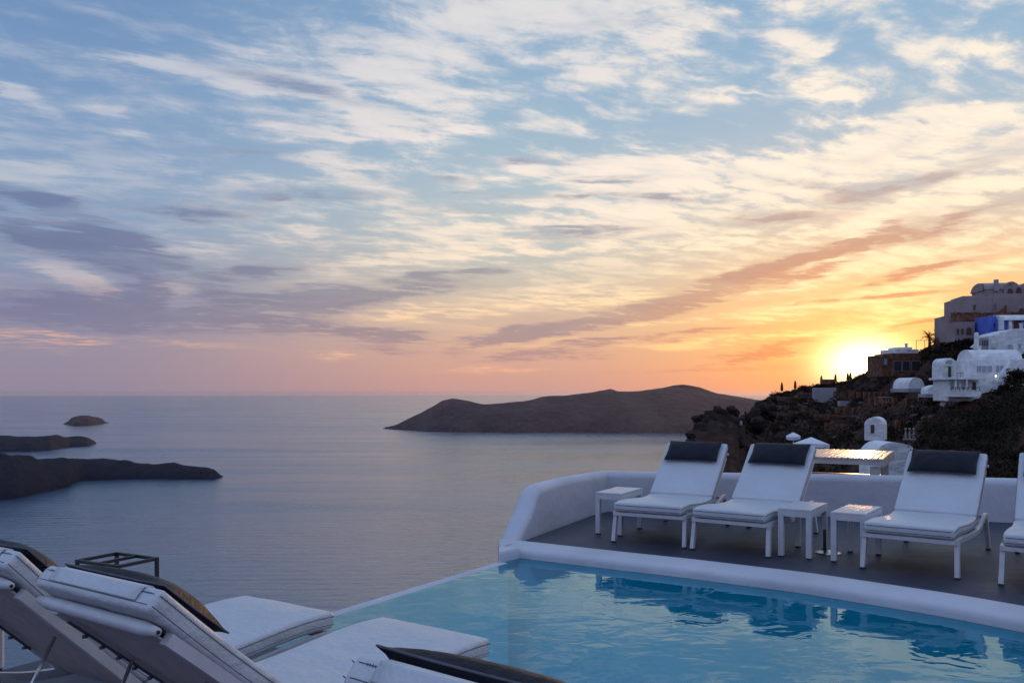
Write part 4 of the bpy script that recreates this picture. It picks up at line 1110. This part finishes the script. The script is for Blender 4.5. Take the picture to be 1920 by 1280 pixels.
    mb_.bar((-HW, .035, .262), (HW, .035, .262), .036, .03); mb_.bar((-HW, .88, .226), (HW, .88, .226), .03, .03)
    mb_.bar((-HW, 1.40, .29), (HW, 1.40, .29), .03, .03)
    mb_.tube([(HW * math.cos(PI * i / 12) * -1, 1.22 + .10 * math.sin(PI * i / 12), .27 - .035 * math.sin(PI * i / 12)) for i in range(13)], .012, 8)
    mb_.build('frame', M['white_metal'], r_)
    # slats/sling under the seat
    mb_ = MB(); q = profile_offset([p for p in e_], -.006)
    q = [p for p in q if .05 < p.y < .95]; mb_.rings([[p + Vector((x, 0, 0)) + Vector((0, 0, z)) for x, z in ((-HW + .02, 0), (HW - .02, 0), (HW - .02, .004), (-HW + .02, .004))] for p in q], False)
    mb_.build('seat_sling', M['sling'], r_)
    for (yt, zt, yf, dx) in ((.075, .262, .03, .0), (1.40, .30, 1.50, .0)):
        for sx in (-1, 1):
            mb_ = MB(); mb_.bar((sx * (HW + .004), yt, zt), (sx * (HW + .012), yf, .012), .032, .045, up=(0, 1, 0))
            lg = mb_.build('leg', M['white_metal'], r_)
            mb_ = MB(); mb_.bbox((sx * (HW + .012) - .018, yf - .025, 0), (sx * (HW + .012) + .018, yf + .025, .014), .003); mb_.build('foot_cap', M['rubber'], lg)
    # back frame
    mb_ = MB()
    for sx in (-1, 1): mb_.bar(bk(-.03, -.012, sx * (HW - .02)), bk(LB - .115, -.012, sx * (HW - .02)), .032, .036, up=(0, -st, ct))
    bf = mb_.build('back_frame', M['white_metal'], r_)
    mb_ = MB(); xs = [-HW - .008 + i * (2 * HW + .016) / 10 for i in range(11)]
    mb_.tube([bk(LB - .06, -.016, x) for x in xs], .021, 14, rs=[.012, .021] + [.021] * 7 + [.021, .012]); mb_.build('top_bar', M['white_metal'], bf)
    for sx in (-1, 1):
        mb_ = MB(); mb_.tube([bk(LB - .06, -.016, sx * (HW + .004)), bk(LB - .06, -.016, sx * (HW + .0105))], .006, 8); mb_.build('bolt', M['black_metal'], bf)
    if near:
        mb_ = MB(); mb_.bar(bk(.20, -.036, HW - .075), bk(LB - .14, -.036, HW - .075), .012, .008, up=(0, -st, ct))
        for q in range(6): mb_.bar(bk(.22 + q * .075, -.040, HW - .075), bk(.24 + q * .075, -.052, HW - .095), .010, .010)
        mb_.build('ratchet', M['thread'], bf)
    mb_ = MB(); mb_.rings([[bk(t, z, x) for x, z in ((-HW + .035, -.020), (HW - .035, -.020), (HW - .035, -.014), (-HW + .035, -.014))] for t in [i * (LB - .1) / 10 for i in range(11)]], False)
    mb_.build('back_sling', M['sling'], r_)
    # notched support strip and props
    mb_ = MB()
    a_ = bk(.12, -.032, 0); 
    for sx in (-1, 1): mb_.tube([bk(LB * .52, -.03, sx * .20), Vector((sx * .20, hy + .50, .20))], .0065, 8)
    mb_.tube([Vector((-.20, hy + .50, .20)), Vector((.20, hy + .50, .20))], .0065, 8)
    mb_.build('prop', M['steel'], r_)
    # pillow
    H_ = .29; T_ = .10 if not near else .115
    pm_ = puffy_pillow(.55 if near else .54, H_, T_, seed)
    mt = Matrix(((1, 0, 0), (0, ct, -st), (0, st, ct)))
    po = bk(LB - H_ / 2 - .02 + pil[1], .084 + T_ * .30 + pil[2], pil[0])
    for i, v in enumerate(pm_.v): pm_.v[i] = mt @ v + po
    pw = pm_.build('pillow', M['pillow'], r_)
    mb_ = MB()
    mb_.build('x', M['thread']) if False else None
    # the edge seam of the pillow
    L2, H2 = (.55 if near else .54) / 2, H_ / 2
    pts = [Vector((a * L2 * (1 - .0 * b), b * H2, 0)) for a, b in ((-1, -1), (-.5, -.955), (0, -.95), (.5, -.955), (1, -1), (.965, 0), (1, 1), (.5, .955), (0, .95), (-.5, .955), (-1, 1), (-.965, 0), (-1, -1))]
    mb_.tube([mt @ p + po for p in pts], .003, 5); mb_.build('seam', M['thread'], pw)
    return r_

def place_lounger(o, fl, fr, lb, group, z=0.0, foot=.03):
    """fl / fr ground points of the two front feet as seen looking from foot to head: local -x is left"""
    mid = (fl + fr) / 2; w = (fr - fl); w.z = 0; w.normalize(); ax = Vector((-w.y, w.x, 0))
    loc = mid - ax * foot; o.location = (loc.x, loc.y, z); o.rotation_euler = (0, 0, math.atan2(w.y, w.x))
    tag(o, lb, 'sun lounger', group)

far = [((1149,1016),(1285,1028),'white sun lounger farthest left on the deck, beside the lone side table'),
       ((1295,1030),(1444,1046),'white sun lounger standing directly against the left pair of side tables'),
       ((1616,1065),(1797,1086),'white sun lounger to the right of the two adjacent side tables'),
       ((1877,1097),None,'white sun lounger cut off by the right edge of the picture')]
for i, (a, b, lb) in enumerate(far):
    A_ = G(*a)
    B_ = G(*b) if b else A_ + Vector((.54, -.368, 0))
    o = make_lounger(39 + (0, 1.0, -.5, 2)[i], False, i * 3.3, ((.0, 0, 0), (.01, 0, 0), (-.005, 0, 0), (0, 0, 0))[i])
    place_lounger(o, A_, B_, lb, 'white loungers on the far sun deck')

# near three, seen from behind
NZ = nz
def near_lounger(corner_px, s_dir, theta, lb, seed, pil, back=0.0, LB=.86):
    o = make_lounger(theta, True, seed, pil, LB)
    top = NZ + .37
    c_ = G(*corner_px, top)                  # right-hand corner of the foot end (camera side)
    ax = Vector((-math.sin(R(s_dir)), -math.cos(R(s_dir)), 0))     # towards the head
    w = Vector((ax.y, -ax.x, 0))             # local +x  (ax = (-w.y, w.x))
    # the camera-side corner of the foot end is at local -x or +x ?
    side = Vector((.85, -.52, 0)).dot(w)
    loc = c_ - w * (.315 if side > 0 else -.315) + ax * back
    o.location = (loc.x, loc.y, NZ); o.rotation_euler = (0, 0, math.atan2(w.y, w.x)); tag(o, lb, 'sun lounger', 'white loungers on the near terrace seen from behind')
    return o
NA = near_lounger((919,1193), 35, 40.5, 'foreground white lounger seen from behind, in the middle of three', 2.2, (.045, -.035, -.004), 0, .82)
NB = near_lounger((618,1146), 33, 45, 'foreground white lounger seen from behind, at the left edge by the black frame', 5.1, (.02, -.03, .0), -.03, .79)
NC = near_lounger((1683,1389), 38, 41, 'foreground white lounger whose back just rises above the bottom edge', 8.4, (.035, -.02, .0))

# ------------------------------------------------------------------ side tables
def side_table():
    r_ = empty('side_table', (0, 0, 0)); W_, L_, H_ = .27, .56, .40
    mb_ = MB()
    for i in range(6):
        x0 = -W_/2 + .004 + i * (W_ - .008) / 6; mb_.bbox((x0 + .0015, -L_/2 + .02, H_ - .010), (x0 + (W_ - .008) / 6 - .0015, L_/2 - .02, H_ + .002), .0015)
    mb_.bbox((-W_/2, -L_/2, H_ - .012), (W_/2, -L_/2 + .02, H_), .002); mb_.bbox((-W_/2, L_/2 - .02, H_ - .012), (W_/2, L_/2, H_), .002)
    mb_.build('tabletop', M['white_metal'], r_)
    mb_ = MB(); t = .012
    mb_.box((-W_/2 + .001, -L_/2 + .001, H_ - .062), (W_/2 - .001, -L_/2 + t, H_ - .013)); mb_.box((-W_/2 + .001, L_/2 - t, H_ - .062), (W_/2 - .001, L_/2 - .001, H_ - .013))
    mb_.box((-W_/2 + .001, -L_/2 + t, H_ - .062), (-W_/2 + t, L_/2 - t, H_ - .013)); mb_.box((W_/2 - t, -L_/2 + t, H_ - .062), (W_/2 - .001, L_/2 - t, H_ - .013))
    mb_.build('apron', M['white_metal'], r_)
    for sx in (-1, 1):
        for sy in (-1, 1):
            x = sx * (W_/2 - .0235); y = sy * (L_/2 - .0235)
            mb_ = MB(); mb_.bbox((x - .022, y - .022, .012), (x + .022, y + .022, H_ - .0135), .003); lg = mb_.build('leg', M['white_metal'], r_)
            mb_ = MB(); mb_.bbox((x - .018, y - .018, 0), (x + .018, y + .018, .0125), .002); mb_.build('foot_cap', M['rubber'], lg)
    return r_
t0 = side_table()
def put_table(o, foot_px, ang, lb, grp='low white side tables between the loungers', z=0.0):
    f = G(*foot_px, z); w = Vector((math.cos(R(ang)), math.sin(R(ang)), 0)); ax = Vector((-w.y, w.x, 0))
    c_ = f + w * (.135 - .0235) + ax * (.28 - .0235); o.location = (c_.x, c_.y, z); o.rotation_euler = (0, 0, R(ang)); tag(o, lb, 'side table', grp)
put_table(t0, (1122, 1001), -29, 'white side table standing alone by the parapet, farthest left')
t1 = copy_tree(t0); put_table(t1, (1465, 1043), -33, 'left one of two white side tables standing next to each other')
t2 = copy_tree(t0); put_table(t2, (1564, 1053), -35, 'right one of two white side tables standing next to each other')
t3 = copy_tree(t0); t3.location = (-2.62, 4.10, NZ); t3.rotation_euler = (0, 0, R(20)); tag(t3, 'white side table half hidden behind the leftmost foreground lounger', 'side table', 'low white side tables between the loungers')

# parasol base: chrome disc with a short socket tube
r_ = empty('parasol_base', G(1553, 1037)); tag(r_, 'round chrome parasol base with a thin upright tube behind the paired side tables', 'parasol base')
mb_ = MB(); mb_.rings([[(math.cos(t * PI / 16) * q, math.sin(t * PI / 16) * q, z) for t in range(32)] for q, z in ((.105, 0), (.107, .006), (.10, .012), (.05, .02), (.022, .03))]); mb_.build('disc', M['steel'], r_, auto=30)
mb_ = MB(); mb_.tube([(-.03, 0, .012), (-.03, 0, .20)], .013, 12); mb_.build('socket', M['rubber'], r_)

# ------------------------------------------------------------------ slatted dining table beyond the wall
zt = .62; fr_ = G(1657, 860, zt); ang = R(-28)
r_ = empty('dining_table', (fr_.x, fr_.y, -.12), ang); tag(r_, 'large pale slatted dining table glowing in low sun beyond the parapet', 'table')
Wt, Lt = 1.25, 1.46; H_ = zt + .12
mb_ = MB()
n = 20
for i in range(n):
    x0 = -Wt + i * Wt / n; mb_.bbox((x0 + .007, 0, H_ - .022), (x0 + Wt / n - .007, Lt, H_), .003)
mb_.build('tabletop', M['table_wood'], r_)
mb_ = MB()
mb_.box((-Wt, .01, H_ - .075), (0, .04, H_ - .0225)); mb_.box((-Wt, Lt - .04, H_ - .10), (0, Lt - .01, H_ - .0225)); mb_.box((-.035, .04, H_ - .10), (-.005, Lt - .04, H_ - .0225)); mb_.box((-Wt + .005, .04, H_ - .10), (-Wt + .035, Lt - .04, H_ - .0225))
mb_.build('apron', M['table_wood'], r_)
mb_ = MB(); mb_.box((-Wt + .05, .25, H_ - .27), (-.05, .31, H_ - .20)); mb_.build('stretcher', M['table_wood'], r_)
for x in (-Wt + .06, -.10):
    for y in (.05, Lt - .14): mb_ = MB(); mb_.bbox((x - .045, y, 0), (x + .045, y + .09, H_ - .101), .004); mb_.build('leg', M['table_wood'], r_)
# lower terrace it stands on
mb = MB(); mb.box((1.6, 9.38, -1.2), (9.5, 12.2, -.12)); 
lt_ = mb.build('lower_terrace', M['deck']); tag(lt_, kind='structure')

# ------------------------------------------------------------------ black frame at the left
P0 = AT(220, 1046, 4.5); H_ = P0.z - NZ
r_ = empty('frame_stand', (P0.x, P0.y, NZ), R(-28)); tag(r_, 'open black iron cube frame with a central cross bar beside the left lounger', 'frame')
mb_ = MB(); a, b, t = .165, .125, .016
for z in (H_ - t, .08):
    mb_.box((-a, -b, z), (a, -b + t, z + t)); mb_.box((-a, b - t, z), (a, b, z + t)); mb_.box((-a, -b + t, z), (-a + t, b - t, z + t)); mb_.box((a - t, -b + t, z), (a, b - t, z + t))
mb_.box((-t/2, -b + t, H_ - t), (t/2, b - t, H_ - .001))
for sx in (-1, 1):
    for sy in (-1, 1):
        x0, x1 = sorted((sx * a, sx * (a - t))); y0, y1 = sorted((sy * b, sy * (b - t)))
        mb_.box((x0, y0, 0), (x1, y1, .079)); mb_.box((x0, y0, .0965), (x1, y1, H_ - t - .0005))
mb_.build('frame', M['black_metal'], r_)

# ------------------------------------------------------------------ haze
HAZE = True
if HAZE:
    mb = MB(); mb.box((-64000, -64000, SEA - 1.5), (64000, 64000, 24)); hz_ = mb.build('haze', bpy.data.materials.new('haze'))
    m = hz_.data.materials[0]; m.use_nodes = True; nt = NT(m.node_tree); nt.n.remove(nt.n['Principled BSDF'])
    pv = nt.new('ShaderNodeVolumePrincipled'); pv.inputs['Color'].default_value = (.84, .82, .92, 1); pv.inputs['Density'].default_value = 1.5e-5; pv.inputs['Anisotropy'].default_value = .6
    nt.l.new(pv.outputs[0], nt.n['Material Output'].inputs['Volume'])
    tag(hz_, kind='stuff', label='thin evening haze over the sea and islands', cat='haze')

# ------------------------------------------------------------------ render settings
SC.view_settings.view_transform = 'Standard'; SC.view_settings.look = 'None'; SC.view_settings.exposure = .14; SC.view_settings.gamma = 1
SC.render.engine = 'CYCLES'
cy = SC.cycles
cy.use_denoising = True
cy.max_bounces = 8; cy.diffuse_bounces = 5; cy.glossy_bounces = 4; cy.transparent_max_bounces = 12; cy.volume_bounces = 0
cy.caustics_reflective = False; cy.caustics_refractive = False
cy.sample_clamp_indirect = 4.0
